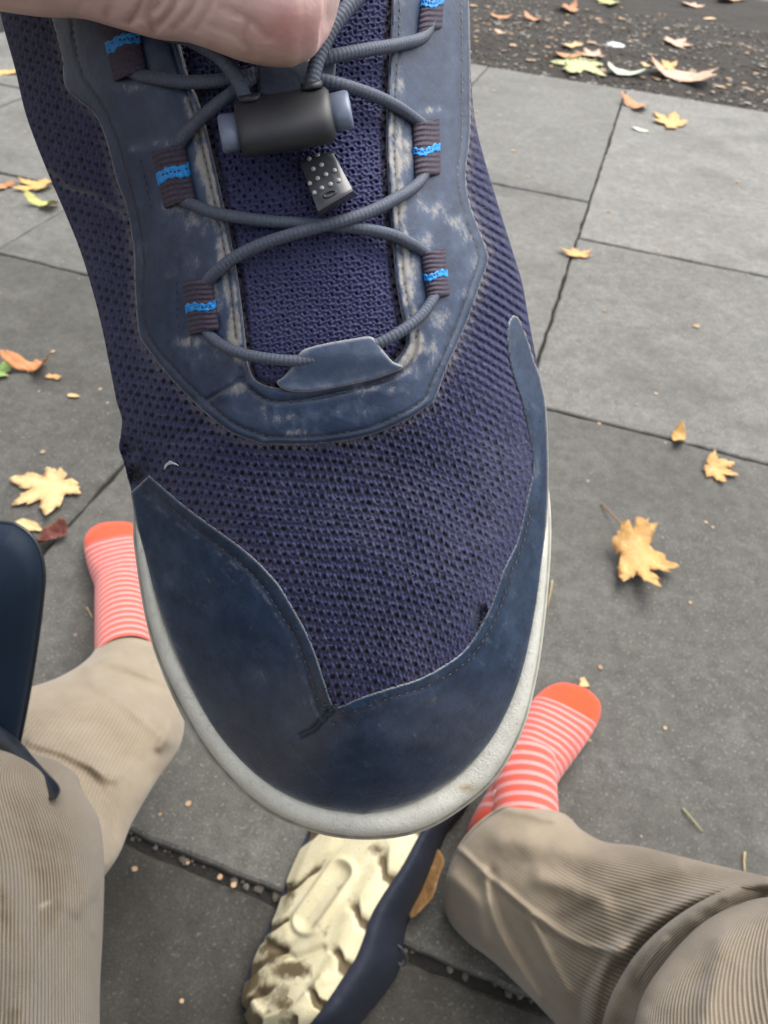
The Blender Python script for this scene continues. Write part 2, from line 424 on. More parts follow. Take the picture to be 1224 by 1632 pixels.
# ------------------------------------------------------------------ leaves
def mat_leaf(name, c1, c2, c3, vein):
    m, t, b = material(name); g = N(t, b)
    c = g.mix(g.ramp(g.noise(38, 5, 0.6), [(0.3, 0.0), (0.7, 1.0)]), c1, c2)
    c = g.mix(g.ramp(g.noise(120, 4, 0.6), [(0.55, 0.0), (0.75, 0.8)]), c, c3)
    c = g.mix(g.math('MULTIPLY', g.attr('vein'), 0.6), c, vein)
    c = g.mix(g.ramp(g.noise(260, 5, 0.7), [(0.60, 0.0), (0.70, 0.7)]), c, (0.16, 0.075, 0.03))
    c = g.mix(g.math('MULTIPLY', g.attr('rimdry'), g.ramp(g.noise(90, 4), [(0.35, 0.0), (0.65, 0.85)])), c, (0.24, 0.115, 0.045))
    g.color(c); g.rough(0.6); g.bump(g.noise(200, 4), 0.6, 0.003)
    return m
LM = {
    'straw': mat_leaf('straw_leaf', (0.56, 0.37, 0.15), (0.64, 0.46, 0.22), (0.50, 0.33, 0.12), (0.72, 0.58, 0.32)),
    'gold': mat_leaf('gold_leaf', (0.58, 0.33, 0.075), (0.62, 0.42, 0.13), (0.45, 0.22, 0.05), (0.66, 0.5, 0.22)),
    'tan': mat_leaf('tan_leaf', (0.47, 0.25, 0.085), (0.56, 0.34, 0.14), (0.55, 0.42, 0.09), (0.62, 0.45, 0.25)),
    'orange': mat_leaf('orange_leaf', (0.46, 0.16, 0.045), (0.55, 0.26, 0.10), (0.30, 0.08, 0.03), (0.5, 0.3, 0.15)),
    'pink': mat_leaf('pink_leaf', (0.56, 0.33, 0.22), (0.62, 0.42, 0.29), (0.46, 0.25, 0.15), (0.6, 0.45, 0.33)),
    'brown': mat_leaf('brown_leaf', (0.30, 0.16, 0.055), (0.38, 0.22, 0.09), (0.22, 0.11, 0.04), (0.4, 0.28, 0.14)),
    'amber': mat_leaf('amber_leaf', (0.54, 0.28, 0.075), (0.62, 0.37, 0.12), (0.50, 0.36, 0.06), (0.64, 0.44, 0.2)),
    'red': mat_leaf('red_leaf', (0.13, 0.035, 0.028), (0.20, 0.055, 0.04), (0.07, 0.02, 0.018), (0.2, 0.09, 0.06)),
    'green': mat_leaf('green_leaf', (0.36, 0.46, 0.16), (0.52, 0.56, 0.26), (0.60, 0.55, 0.22), (0.60, 0.62, 0.36)),
    'deepgreen': mat_leaf('deep_green_leaf', (0.12, 0.30, 0.06), (0.25, 0.40, 0.09), (0.35, 0.40, 0.12), (0.35, 0.45, 0.2)),
    'palegreen': mat_leaf('pale_green_leaf', (0.44, 0.55, 0.40), (0.55, 0.64, 0.48), (0.5, 0.5, 0.35), (0.6, 0.66, 0.52)),
    'olive': mat_leaf('olive_leaf', (0.40, 0.42, 0.11), (0.5, 0.5, 0.16), (0.5, 0.38, 0.1), (0.5, 0.5, 0.25)),
}
M['stalk'] = simple('leaf_stalk', (0.20, 0.09, 0.05), (0.32, 0.17, 0.09), 100, 0.7, 0.2)

def leaf_outline(kind, sd):
    r = random.Random(sd)
    if kind == 'lobed':
        lobes = [(90, 1.0), (38, .92), (142, .92), (-12, .62), (192, .62)]
        ctl = []
        for a, L in sorted(lobes):
            L *= r.uniform(.86, 1.1); a += r.uniform(-5, 5)
            for da, q in ((-21, .60), (-15, .78), (-11, .72), (-6, .88), (0, 1.0), (6, .87), (11, .73), (15, .79), (21, .60)):
                ctl.append((a + da, q * L * r.uniform(.95, 1.05)))
            ctl.append((a + 26, .46 * r.uniform(.85, 1.1)))
        ctl += [(222, .42), (255, .30), (270, .14), (285, .30), (318, .42)]
        ctl.sort()
        return [(q * math.cos(math.radians(a)), q * math.sin(math.radians(a))) for a, q in ctl]
    if kind == 'oval':
        return [(.42 * math.sin(t) * (1 + .1 * math.sin(5 * t + sd)) * (1 - .25 * math.cos(t)), -math.cos(t) * (1 + .05 * math.sin(3 * t + sd))) for t in np.linspace(0, 2 * math.pi, 28, endpoint=False)]
    pts = []
    for k in range(30):                                   # a torn, ragged scrap
        t = 2 * math.pi * k / 30
        q = (.72 + .22 * math.sin(2 * t + sd) + .16 * math.sin(3 * t + 2 * sd) + .10 * math.sin(7 * t + sd)) * r.uniform(.88, 1.12)
        pts.append((q * math.cos(t), .8 * q * math.sin(t)))
    return pts

def leaf(px, py, wpx, kind, mat, label, rot=0, curl=0.5, sq=1.0, z=None, sd=0, stem=True, fold=0.0, up=0.0, cat='leaf', group='fallen leaves on the pavement and soil', name='fallen_leaf'):
    d = depth_at_z(px, py, 0); size = wpx * d / F / 1.5
    base = G(px, py, 0.0)
    if py < 230: curl *= .5; sq *= 1.45
    if z is None:
        a, b = base[:2] @ ES, base[:2] @ EF
        z = soil_z(a, b) + .004 if b > 3.475 else 0.0015
        if b > 3.475: base = G(px, py, z)
    P = np.array(leaf_outline(kind, sd)); off_ = (P.min(0) + P.max(0)) / 2; P = P - off_; P = resample(P, .05, True)
    lo, hi = P.min(0), P.max(0); gx, gy = np.meshgrid(np.arange(lo[0], hi[0], .085), np.arange(lo[1], hi[1], .085))
    Q = np.column_stack([gx.ravel(), gy.ravel()]) + rng.uniform(-.015, .015, (gx.size, 2)); Q = Q[sdf(Q, P) > .035]
    pts = np.vstack([P, Q]); n = len(P)
    vs, _, fs, *_r = delaunay_2d_cdt([Vector(v) for v in pts], [(k, (k + 1) % n) for k in range(n)], [], 0, 1e-6)
    vs = np.array([tuple(v) for v in vs]); fs = np.array([f for f in fs]); cen = vs[fs].mean(1); fs = fs[sdf(cen, P) > 0]
    x, y = vs[:, 0], vs[:, 1]; r2 = x * x + y * y
    xo, yo = x + off_[0], y + off_[1]
    ang = np.arctan2(y, x)
    h = 1.45 * curl * (.32 * r2 * np.sin(2 * ang + sd) + .30 * r2 + .22 * (fbm(x * 2.2 + 9 + sd, y * 2.2 + 9, sd, 3) - .5) + .09 * (fbm(x * 7 + 9 + sd, y * 7 + 9, sd, 2) - .5))
    h += fold * np.abs(x * math.cos(sd) + y * math.sin(sd)) + up * x
    h -= h.min()
    if kind == 'oval': vein = np.exp(-(x / .035) ** 2)
    else:
        vein = np.zeros(len(vs))
        for a in (90, 38, 142, -12, 192):
            u = np.array([math.cos(math.radians(a)), math.sin(math.radians(a))]); al = xo * u[0] + yo * u[1]; ac = np.abs(xo * u[1] - yo * u[0])
            vein = np.maximum(vein, np.where(al > 0, np.exp(-(ac / .03) ** 2), 0))
    c, s_ = math.cos(rot), math.sin(rot)
    X = (x * c - y * s_) * size; Y = (x * s_ + y * c) * size * sq
    V = np.column_stack([X, Y, h * size + .0005]) + np.array([base[0], base[1], z])
    o = mesh_obj(name, V, fs, LM[mat], None, {'vein': vein, 'rimdry': np.exp(-np.abs(sdf(vs, P)) / .07)}, True, loc=(base[0], base[1], z))
    md = o.modifiers.new('thickness', 'SOLIDIFY'); md.thickness = 0.0004; md.offset = 1
    tag(o, label, cat, group)
    if stem and kind == 'lobed':
        t = np.linspace(0, 1, 8); L = 0.95
        sx = .12 * (np.sin(t * 2.2 + sd) - math.sin(sd)) - off_[0]; sy = -.05 - L * t - off_[1]
        PX = (sx * c - sy * s_) * size; PY = (sx * s_ + sy * c) * size * sq
        k = int(np.argmin(xo * xo + yo * yo)); hz = h[k] * size * (1 - t) + .0012
        V, Fc = tube_geo(np.column_stack([PX + base[0], PY + base[1], hz + z]), np.linspace(.014, .022, 8) * size, 6)
        mesh_obj('stalk', V, Fc, M['stalk'], o)
    return o

LV = [
    (68, 785, 118, 'lobed', 'straw', 'large pale yellow star-shaped leaf beside the dark red curled leaf', dict(rot=2.5, curl=.22, sd=3, stem=False)),
    (50, 590, 56, 'scrap', 'orange', 'rust orange cupped leaf between the green scrap and a tiny tan bit', dict(curl=.9, sd=2)),
    (2, 594, 40, 'scrap', 'deepgreen', 'green leaf cut off by the left picture border', dict(curl=.4, sd=5)),
    (88, 602, 20, 'scrap', 'tan', 'tiny tan leaf bit just right of the rust orange leaf', dict(curl=.3, sd=8)),
    (118, 632, 15, 'oval', 'straw', 'tiny pale oval leaf bit below the rust orange leaf', dict(rot=1.5, curl=.2, sd=1)),
    (52, 297, 72, 'lobed', 'gold', 'bright yellow leaf lying left of the shoe above a small greenish one', dict(rot=1.2, curl=.35, sd=4, stem=False, sq=.8)),
    (6, 299, 30, 'scrap', 'orange', 'reddish orange leaf scrap left of the bright yellow leaf', dict(curl=.4, sd=6)),
    (68, 330, 50, 'scrap', 'olive', 'small yellow green leaf under the bright yellow leaf', dict(curl=.6, sd=9, sq=.7)),
    (6, 118, 36, 'scrap', 'gold', 'orange yellow leaf bit at the left border level with the thumb', dict(curl=.4, sd=7)),
    (47, 840, 36, 'oval', 'straw', 'small cream oval leaf under the large star-shaped leaf', dict(rot=1.3, curl=.3, sd=2)),
    (82, 861, 46, 'oval', 'red', 'dark red curled leaf beside the navy bag', dict(rot=-.75, curl=1.0, sd=3, fold=.8)),
    (1022, 908, 104, 'lobed', 'amber', 'largest crumpled golden tan leaf on the slab right of the shoe, stalk pointing up', dict(rot=3.4, curl=1.05, sd=11, fold=.45, sq=1.7)),
    (1148, 752, 70, 'lobed', 'amber', 'golden tan leaf with splayed lobes near the right end of the slab joint', dict(rot=-2.0, curl=.55, sd=12, stem=False)),
    (1080, 701, 36, 'oval', 'amber', 'small folded golden tan leaf lying on the slab joint', dict(rot=-.3, curl=.8, sd=4)),
    (917, 404, 60, 'lobed', 'amber', 'flat pale orange leaf on the long joint right of the shoe', dict(rot=.2, curl=.3, sd=14, stem=False, sq=.7)),
    (1062, 192, 64, 'lobed', 'gold', 'golden orange leaf lying on the slab near its soil edge', dict(rot=.6, curl=.4, sd=15, stem=False)),
    (1010, 171, 38, 'scrap', 'orange', 'curled brown orange leaf at the slab corner by the soil', dict(curl=1.1, sd=16)),
    (922, 108, 92, 'lobed', 'green', 'pale green lobed leaf draped over the edge of the slab', dict(rot=2.7, curl=.3, sd=17)),
    (942, 86, 50, 'lobed', 'pink', 'dusty pink leaf lying behind the pale green lobed leaf', dict(rot=.4, curl=.5, sd=18, stem=False)),
    (912, 74, 30, 'scrap', 'straw', 'small tan scrap on the soil behind the dusty pink leaf', dict(curl=.5, sd=19)),
    (905, 90, 34, 'scrap', 'orange', 'red brown scrap tucked behind the pale green lobed leaf', dict(curl=.6, sd=20)),
    (1084, 126, 80, 'scrap', 'pink', 'wide crinkled brown leaf at the edge of the soil', dict(curl=.9, sd=21, sq=.9)),
    (1056, 104, 44, 'lobed', 'gold', 'orange tan leaf just behind the wide crinkled brown leaf', dict(rot=1.0, curl=.5, sd=22, stem=False)),
    (1030, 104, 17, 'scrap', 'straw', 'tiny cream bit left of the orange tan leaf on the soil', dict(curl=.3, sd=23)),
    (996, 117, 46, 'oval', 'palegreen', 'narrow pale green curled leaf on the soil edge', dict(rot=1.4, curl=.8, sd=24, sq=.9)),
    (1080, 68, 56, 'lobed', 'pink', 'pink star-shaped leaf alone on the soil', dict(rot=-.8, curl=.4, sd=25, stem=False)),
    (905, 14, 34, 'lobed', 'orange', 'upright orange brown leaf at the top of the soil', dict(rot=.3, curl=1.0, sd=26, stem=False, sq=1.5)),
    (797, 28, 26, 'scrap', 'orange', 'reddish leaf on the soil close to the shoe', dict(curl=.8, sd=27)),
    (850, 32, 28, 'scrap', 'orange', 'dark orange curled leaf on the soil, second from the shoe', dict(curl=.9, sd=28)),
    (797, 52, 18, 'scrap', 'pink', 'small peach scrap below the reddish leaf on the soil', dict(curl=.4, sd=29)),
    (966, 3, 44, 'lobed', 'olive', 'yellow green leaf at the top border of the soil', dict(rot=.9, curl=.6, sd=30, stem=False)),
    (1103, 8, 36, 'lobed', 'pink', 'pale pink leaf at the top right of the soil', dict(rot=-.5, curl=.5, sd=31, stem=False)),
    (1166, 0, 44, 'scrap', 'tan', 'brown leaf at the top border right of the pale pink leaf', dict(curl=.6, sd=32)),
    (1130, 30, 18, 'oval', 'straw', 'slim cream sliver on the soil under the pale pink leaf', dict(rot=-1.2, curl=.3, sd=33)),
    (670, 1412, 84, 'oval', 'brown', 'tan brown leaf standing between the sideways shoe and the trouser leg', dict(rot=-.28, curl=.5, sd=34, up=.9, fold=.3)),
    (1020, 208, 20, 'oval', 'palegreen', 'tiny pale green bit in front of the golden orange leaf', dict(rot=1.2, curl=.3, sd=35)),
    (930, 1089, 18, 'scrap', 'straw', 'tiny cream leaf bit beside the right orange toe', dict(curl=.3, sd=36)),
]
for px, py, wpx, kd, mt, lb, kw in LV: leaf(px, py, wpx, kd, mt, lb, **kw)

# the pale oval disc on the soil
M['disc'] = simple('pale_disc', (0.62, 0.70, 0.72), (0.72, 0.79, 0.80), 60, 0.6, 0.1)
zz = -.012; c = G(975, 72, zz + .01); t = np.linspace(0, 2 * np.pi, 28, endpoint=False); dd = depth_at_z(975, 72, 0) / F
rings = [np.column_stack([c[0] + 21 * dd * s * np.cos(t), c[1] + 17 * dd * s * np.sin(t), np.full(28, c[2] + h)]) for s, h in ((.96, 0), (1, .002), (.95, .0045), (.6, .006))]
tag(mesh_obj('pale_disc', np.vstack(rings), grid_faces(4, 28, True).tolist() + [[84 + k for k in range(28)]], M['disc'], loc=c), 'bluish white oval disc lying on the dark soil', 'disc')

M['straw'] = simple('straw', (0.36, 0.27, 0.11), (0.5, 0.4, 0.2), 60, 0.8, 0.1)
M['twig'] = simple('green_twig', (0.25, 0.25, 0.11), (0.36, 0.36, 0.18), 60, 0.8, 0.1)
for P, m, lb in (([(880, 925), (877, 945), (872, 968)], 'straw', 'thin yellow straw beside the white sole of the held shoe'),
                 ([(1088, 1288), (1103, 1305), (1120, 1325)], 'twig', 'short green twig on the slab right of the foot'),
                 ([(1187, 1358), (1186, 1372), (1187, 1390)], 'straw', 'pale dry stalk beside the right trouser leg'),
                 ([(138, 968), (143, 976), (147, 985)], 'straw', 'short pale straw left of the striped foot')):
    Pw = np.array([G(x, y, .003) for x, y in catmull(P, 7)])
    V, Fc = tube_geo(Pw, np.linspace(.0013, .0008, 7), 6)
    tag(mesh_obj('straw' if m == 'straw' else 'twig', V, Fc, M[m], loc=Pw[3]), lb, 'straw' if m == 'straw' else 'twig')

# =================================================================== THE HELD SHOE
# outline of the upper as seen: left side top->toe, then toe->right side top
LEFT = [(-60, -500), (-40, -250), (-22, -100), (0, 20), (24, 110), (42, 185), (74, 270), (104, 340), (128, 400), (148, 465), (162, 520), (172, 570), (180, 610),
        (186, 640), (194, 668), (192, 695), (190, 715), (198, 738), (203, 760), (209, 782), (222, 850), (240, 922), (266, 1003), (302, 1090), (346, 1168), (400, 1228), (458, 1268), (520, 1290), (580, 1297)]
RIGHT = [(742, -500), (745, -250), (747, -60), (749, 40), (751, 130), (759, 200), (774, 260), (792, 320), (814, 390), (832, 450), (843, 510), (858, 590), (868, 640), (872, 700), (873, 770),
         (870, 830), (864, 905), (851, 990), (828, 1085), (790, 1168), (740, 1228), (690, 1262), (640, 1285), (580, 1297)]
UP = np.vstack([catmull(LEFT, 240), catmull(RIGHT, 240)[::-1][1:]])
LC, RC = catmull(LEFT, 600), catmull(RIGHT, 600)
def xl(y): return np.interp(y, LC[:, 1], LC[:, 0])
def xr(y): return np.interp(y, RC[:, 1], RC[:, 0])
UPS = np.vstack([catmull([p for p in LEFT if not 600 < p[1] < 780], 52), catmull(RIGHT, 52)[::-1][1:]])
DROP, EW = 0.030, 260.0
def D(pts, e=None):
    """optical depth of the shoe's upper under a pixel"""
    pts = np.atleast_2d(np.asarray(pts, float))
    if e is None: e = sdf(pts, UPS)
    x, y = pts[:, 0], pts[:, 1]
    xc = 375 + .28 * y - .0001 * y * y
    t = np.clip(e / EW, -0.05, 1)
    d = .154 + 2.15e-5 * y + 1.2e-9 * y * y + DROP * (1 - t) ** 2.3 + .009 * ((x - xc) / 330) ** 2
    # pinched vamp: slight hollow under the eyestay curve, bulge of the toe box
    d += .0016 * np.exp(-(((x - 500) / 260) ** 2 + ((y - 770) / 90) ** 2)) - .0015 * np.exp(-(((x - 560) / 220) ** 2 + ((y - 980) / 130) ** 2))
    d += .0022 * (fbm(x / 150 + 7, y / 150 + 7, 21, 2) - .5)
    return d
PXM = .165 / F                                            # metres per pixel on the shoe

shoe = empty('shoe', W([(560, 700)], .19)[0], 'worn navy knit shoe held up by hand with a black cord lock and grey laces', 'shoe')

# --- eyestay outlines, needed by the knit to know what it lies under
EYE_OUT_L = [(30, -150), (62, -60), (80, 20), (98, 90), (103, 137), (126, 162), (151, 184), (168, 222), (185, 287), (200, 330), (212, 395), (214, 456), (220, 528), (234, 556), (272, 604), (320, 652), (368, 690), (420, 709)]
EYE_OUT_R = [(420, 709), (500, 709), (580, 697), (640, 674), (688, 644), (698, 626), (712, 588), (744, 516), (766, 453), (779, 412), (767, 372), (750, 326), (743, 276), (750, 213), (750, 105), (748, 0), (744, -150)]
EYE_IN = [(628, -150), (626, -40), (622, 60), (617, 150), (615, 230), (619, 300), (624, 370), (631, 448), (641, 508), (648, 540), (640, 562), (616, 586), (596, 598), (541, 611), (478, 620), (436, 617), (408, 606), (396, 580), (392, 545), (381, 455), (368, 380), (352, 305), (334, 225), (318, 165), (300, 120), (284, 60), (262, -20), (236, -150)]
eyeO = np.vstack([catmull(EYE_OUT_L, 60), catmull(EYE_OUT_R, 60)[1:]]); eyeI = catmull(EYE_IN, 100)
EYE = np.vstack([eyeO, eyeI])
EYE_OPEN = np.vstack([eyeI, [(236, -400), (628, -400)]])

# --- toe rand outline
TOE_IN = [(238, 757), (262, 778), (300, 810), (345, 843), (395, 880), (440, 925), (466, 966), (490, 1010), (506, 1050), (520, 1094), (532, 1124), (550, 1122), (572, 1112), (620, 1096), (670, 1080), (715, 1055), (742, 1033), (764, 1000), (784, 960), (801, 910), (824, 860), (838, 800), (849, 745), (842, 690), (831, 640), (815, 590), (808, 545), (810, 512), (818, 502)]
toe_in = catmull(TOE_IN, 110)
def side_pts(ys, fn, off): return np.column_stack([fn(ys) + off, ys])
ysR = np.linspace(512, 1290, 150); ysL = np.linspace(1290, 782, 120)
TOE = np.vstack([toe_in, [(826, 505)], [(834, 520), (843, 545), (852, 575)], side_pts(np.linspace(600, 1292, 140), xr, 1.5), [(580, 1299)], side_pts(np.linspace(1292, 784, 120), xl, -1.5), [(222, 772)]])

def knit_field(x, y):
    """displacement (m, towards viewer) and hole mask of the knit upper"""
    wx = 9 * (fbm(x / 70 + 3, y / 70 + 3, 31, 2) - .5); wy = 11 * (fbm(x / 80 + 5, y / 80 + 5, 37, 2) - .5)
    g = .10 * (x - 480) + .0011 * np.clip(x - 560, 0, 400) ** 2 - .0006 * np.clip(300 - x, 0, 400) ** 2
    v = (y + wy - g) / 14.2
    r = np.floor(v).astype(int); fy = v - r - .5
    u = (x + wx + .12 * y) / 13.2 + .5 * (r % 2)
    iu = np.floor(u).astype(int); fx = u - iu - .5
    jx = (hash2(iu, r, 3) - .5) * .16; jy = (hash2(iu, r, 4) - .5) * .16
    fx2, fy2 = fx - jx, fy - jy
    size = .72 + .5 * hash2(iu, r, 5)
    hole = np.exp(-((fx2 / (.27 * size)) ** 2 + (fy2 / (.245 * size)) ** 2) ** 1.5)
    ribz = sstep(700, 800, x) * sstep(760, 500, y)         # steep ribs at the right flank
    leftz = sstep(300, 200, x) * sstep(640, 560, y)
    hole = hole * (1 - .45 * ribz) * (1 - .5 * leftz * vnoise(x / 24, y / 24, 8))
    lump = .5 + .5 * np.cos(2 * np.pi * (fx + .5 * np.abs(fy)) * 2)
    h = -.00075 * hole + .00040 * lump + .00026 * np.cos(2 * np.pi * fy) * (1 + 1.5 * ribz)
    h += .00036 * (fbm(x / 3.1, y / 3.1, 41, 2) - .5)
    return h, np.clip(hole * 1.6 - .12, 0, 1) * (1 - .4 * ribz)

nr, nc = 800, 440
ys = np.linspace(-150, 1150, nr); s = np.linspace(0, 1, nc)
XL, XR = xl(ys)[:, None], xr(ys)[:, None]
X = XL + (XR - XL) * s[None]; Y = np.repeat(ys[:, None], nc, 1)
pts = np.column_stack([X.ravel(), Y.ravel()])
e = np.minimum(pts[:, 0] - np.repeat(XL, nc, 1).ravel(), np.repeat(XR, nc, 1).ravel() - pts[:, 0])
es = np.clip(sdf(pts, UPS), 0, None)
h, hole = knit_field(pts[:, 0], pts[:, 1])
d = D(pts, es)
# creases at the left flank, tears
cr = poly_dist(pts, catmull([(74, 268), (110, 300), (150, 312), (196, 345)], 12), False)
h -= .0008 * np.exp(-(cr / 6) ** 2); h += .0005 * np.exp(-((cr - 12) / 7) ** 2)
cr2 = poly_dist(pts, catmull([(190, 712), (235, 690), (280, 700), (330, 668)], 12), False)
h -= .0006 * np.exp(-(cr2 / 9) ** 2)
t1 = np.exp(-(((pts[:, 0] - 766) / 12) ** 2 + ((pts[:, 1] - 986) / 21) ** 2) ** 2)
t2 = np.exp(-(((pts[:, 0] - 216) / 17) ** 2 + ((pts[:, 1] - 757) / 15) ** 2) ** 2)
t3 = np.exp(-(((pts[:, 0] - 204) / 9) ** 2 + ((pts[:, 1] - 716) / 16) ** 2) ** 2) * vnoise(pts[:, 0] / 5, pts[:, 1] / 5, 215)
t2 = np.maximum(t2, t3)
h -= .0035 * t1 + .003 * t2 - .0012 * np.exp(-(((pts[:, 0] - 222) / 9) ** 2 + ((pts[:, 1] - 728) / 12) ** 2))
hole = np.maximum(hole, np.clip(1.2 * t1 + 1.0 * t2, 0, 1))
bot = np.exp(-(poly_dist(pts, toe_in[60:120], False) / 30) ** 2)   # squashed, fuzzy weave along the toe seam
hole *= 1 - .75 * bot
ino = sdf(pts, EYE_OPEN); inE = sdf(pts, EYE)
d = d + .0022 * sstep(-14, 6, ino)                          # the knit dips under the tongue opening
fade = np.clip(fbm(pts[:, 0] / 60, pts[:, 1] / 60, 51, 3) * 1.4 - .55 + .35 * np.exp(-((pts[:, 0] - 640) / 150) ** 2 - ((pts[:, 1] - 850) / 190) ** 2), 0, 1)
dust = np.clip(.55 * np.exp(-(np.clip(-inE, 0, 99) / 9) ** 2) * fbm(pts[:, 0] / 25, pts[:, 1] / 25, 55) + np.where(vnoise(pts[:, 0] / 2.6, pts[:, 1] / 2.6, 57) > .965, .55, 0) + .35 * np.exp(-(cr / 5) ** 2), 0, .8)
edge_taper = sstep(0, 10, e)
V = W(pts, d - h * (0.35 + .65 * edge_taper)).reshape(nr, nc, 3)
# flanks that wrap back towards the sole
ext = []
for side in (0, -1):
    cols_ = []
    for k in range(1, 7):
        inn = (XR - XL)[:, 0] * .012 * k ** 1.3
        px = (XL[:, 0] + inn) if side == 0 else (XR[:, 0] - inn)
        dd = d.reshape(nr, nc)[:, side] + .007 * k
        cols_.append(W(np.column_stack([px, ys]), dd))
    ext.append(cols_)
full = np.concatenate([np.stack(ext[0][::-1], 1), V, np.stack(ext[1], 1)], 1)
def padc(a): a = a.reshape(nr, nc); return np.concatenate([np.zeros((nr, 6)), a, np.zeros((nr, 6))], 1).ravel()
tot = nc + 12
mesh_obj('knit_upper', full.reshape(-1, 3), grid_faces(nr, tot), M['knit'], shoe, {'hole': padc(hole), 'fade': padc(fade), 'dust': padc(dust)})

# --- tongue
def tongue_field(x, y):
    wx = 6 * (fbm(x / 60 + 3, y / 60 + 3, 61, 2) - .5); wy = 6 * (fbm(x / 60 + 5, y / 60 + 5, 67, 2) - .5)
    a = math.radians(41); X_, Y_ = x + wx, y + wy
    u = (X_ * math.cos(a) + Y_ * math.sin(a)) / 13.0; v = (-X_ * math.sin(a) + Y_ * math.cos(a)) / 13.0
    iu, iv = np.floor(u).astype(int), np.floor(v).astype(int); fx, fy = u - iu - .5, v - iv - .5
    fx = fx - (hash2(iu, iv, 13) - .5) * .2; fy = fy - (hash2(iu, iv, 14) - .5) * .2
    r = np.sqrt(fx * fx + fy * fy)
    up = sstep(420, 300, y)
    hole = np.exp(-(r / (.17 + .05 * up)) ** 3) * (.45 + .55 * hash2(iu, iv, 15))
    ring = np.exp(-((r - .34) / .13) ** 2)
    ridge = np.exp(-(fy / .5) ** 2) * np.cos(2 * np.pi * (fx * 2 + fy))
    h = -.0007 * hole + .00056 * ring + .00034 * ridge + .0004 * (fbm(x / 3, y / 3, 71, 2) - .5)
    return h, np.clip(hole * 1.25 - .1, 0, 1)
gx = np.arange(225, 668, 1.8); gy = np.arange(-150, 660, 1.8)
X, Y = np.meshgrid(gx, gy); pts = np.column_stack([X.ravel(), Y.ravel()])
h, hole = tongue_field(pts[:, 0], pts[:, 1])
mid = 300 + .29 * pts[:, 1]
d = D(pts) + .0008 + .0022 * np.clip(np.abs(pts[:, 0] - (455 + .06 * pts[:, 1])) / 190, 0, 1) ** 2 - .0016 * np.exp(-((pts[:, 0] - (460 + .1 * pts[:, 1])) / 120) ** 2)
dent = np.exp(-(((pts[:, 0] - 430) / 55) ** 2 + ((pts[:, 1] - 290) / 22) ** 2))
h -= .0016 * dent
io = sdf(pts, EYE_OPEN)
sunk = sstep(14, -4, io) * .004
fade = np.clip(fbm(pts[:, 0] / 50, pts[:, 1] / 50, 81, 3) * 1.2 - .35, 0, .8) * .5 * sstep(60, 330, pts[:, 1])
mesh_obj('tongue', W(pts, d + sunk - h), grid_faces(len(gy), len(gx)), M['tongue_knit'], shoe, {'hole': hole, 'fade': fade, 'dust': np.where(vnoise(pts[:, 0] / 2.6, pts[:, 1] / 2.6, 59) > .985, .3, 0.)})

# --- leather overlays
def overlay(name, poly, th, mat, parent, step=4.0, round_px=7.0, grooves=(), ridges=(), wear=None, dfun=D, lift=0.0, grime=None, edge_w=2.2, free=None):
    poly = resample(poly, 3.0, True); lo, hi = poly.min(0), poly.max(0)
    gx, gy = np.meshgrid(np.arange(lo[0], hi[0], step), np.arange(lo[1], hi[1], step)); Q = np.column_stack([gx.ravel(), gy.ravel()])
    e = sdf(Q, poly); Q = Q[e > 8]
    gx, gy = np.meshgrid(np.arange(lo[0], hi[0], 2.2), np.arange(lo[1], hi[1], 2.2)); Q2 = np.column_stack([gx.ravel(), gy.ravel()])
    near = np.zeros(len(Q2), bool); e2 = sdf(Q2, poly); near = (e2 > 1.2) & (e2 <= 9)
    for gl, wd, dp in grooves: near |= (e2 > 1.2) & (poly_dist(Q2, gl, False) < wd * 1.6)
    Q = Q[np.all([poly_dist(Q, gl, False) > wd * 1.6 for gl, wd, dp in grooves], axis=0)] if len(grooves) else Q
    pts = np.vstack([poly, Q, Q2[near]]); pts[len(poly):] += rng.uniform(-.25, .25, (len(pts) - len(poly), 2)); n = len(poly)
    vs, _, fs, *_r = delaunay_2d_cdt([Vector(v) for v in pts], [(k, (k + 1) % n) for k in range(n)], [], 0, 1e-4)
    vs = np.array([tuple(v) for v in vs]); fs = np.array([f for f in fs]); fs = fs[sdf(vs[fs].mean(1), poly) > 0]
    e = np.abs(sdf(vs, poly))
    hh = th * np.sqrt(np.clip(1 - (1 - np.clip(e / round_px, 0, 1)) ** 2, 0, 1)) - .0002 * (e < .5)
    gr = np.zeros(len(vs))
    for gl, wd, dp in grooves:
        q = np.exp(-(poly_dist(vs, gl, False) / wd) ** 2); hh -= dp * q; gr = np.maximum(gr, q * .6)
    for gl, wd, dp in ridges: hh += dp * np.exp(-(poly_dist(vs, gl, False) / wd) ** 2)
    hh += .00012 * (fbm(vs[:, 0] / 14, vs[:, 1] / 14, 91, 3) - .5)
    d = dfun(vs) - lift - hh
    if free is not None: d -= free(vs)
    A = {'edge': np.clip(1.25 - e / edge_w, 0, 1) * .8, 'wear': wear(vs, e) if wear else np.zeros(len(vs)), 'grime': np.maximum(gr, grime(vs, e) if grime else 0)}
    o = mesh_obj(name, W(vs, d), fs, mat, parent, A)
    return o

def blobs(p, L):
    w_ = np.zeros(len(p))
    for x, y, rx, ry, a in L: w_ = np.maximum(w_, a * np.exp(-((p[:, 0] - x) / rx) ** 2 - ((p[:, 1] - y) / ry) ** 2))
    return w_

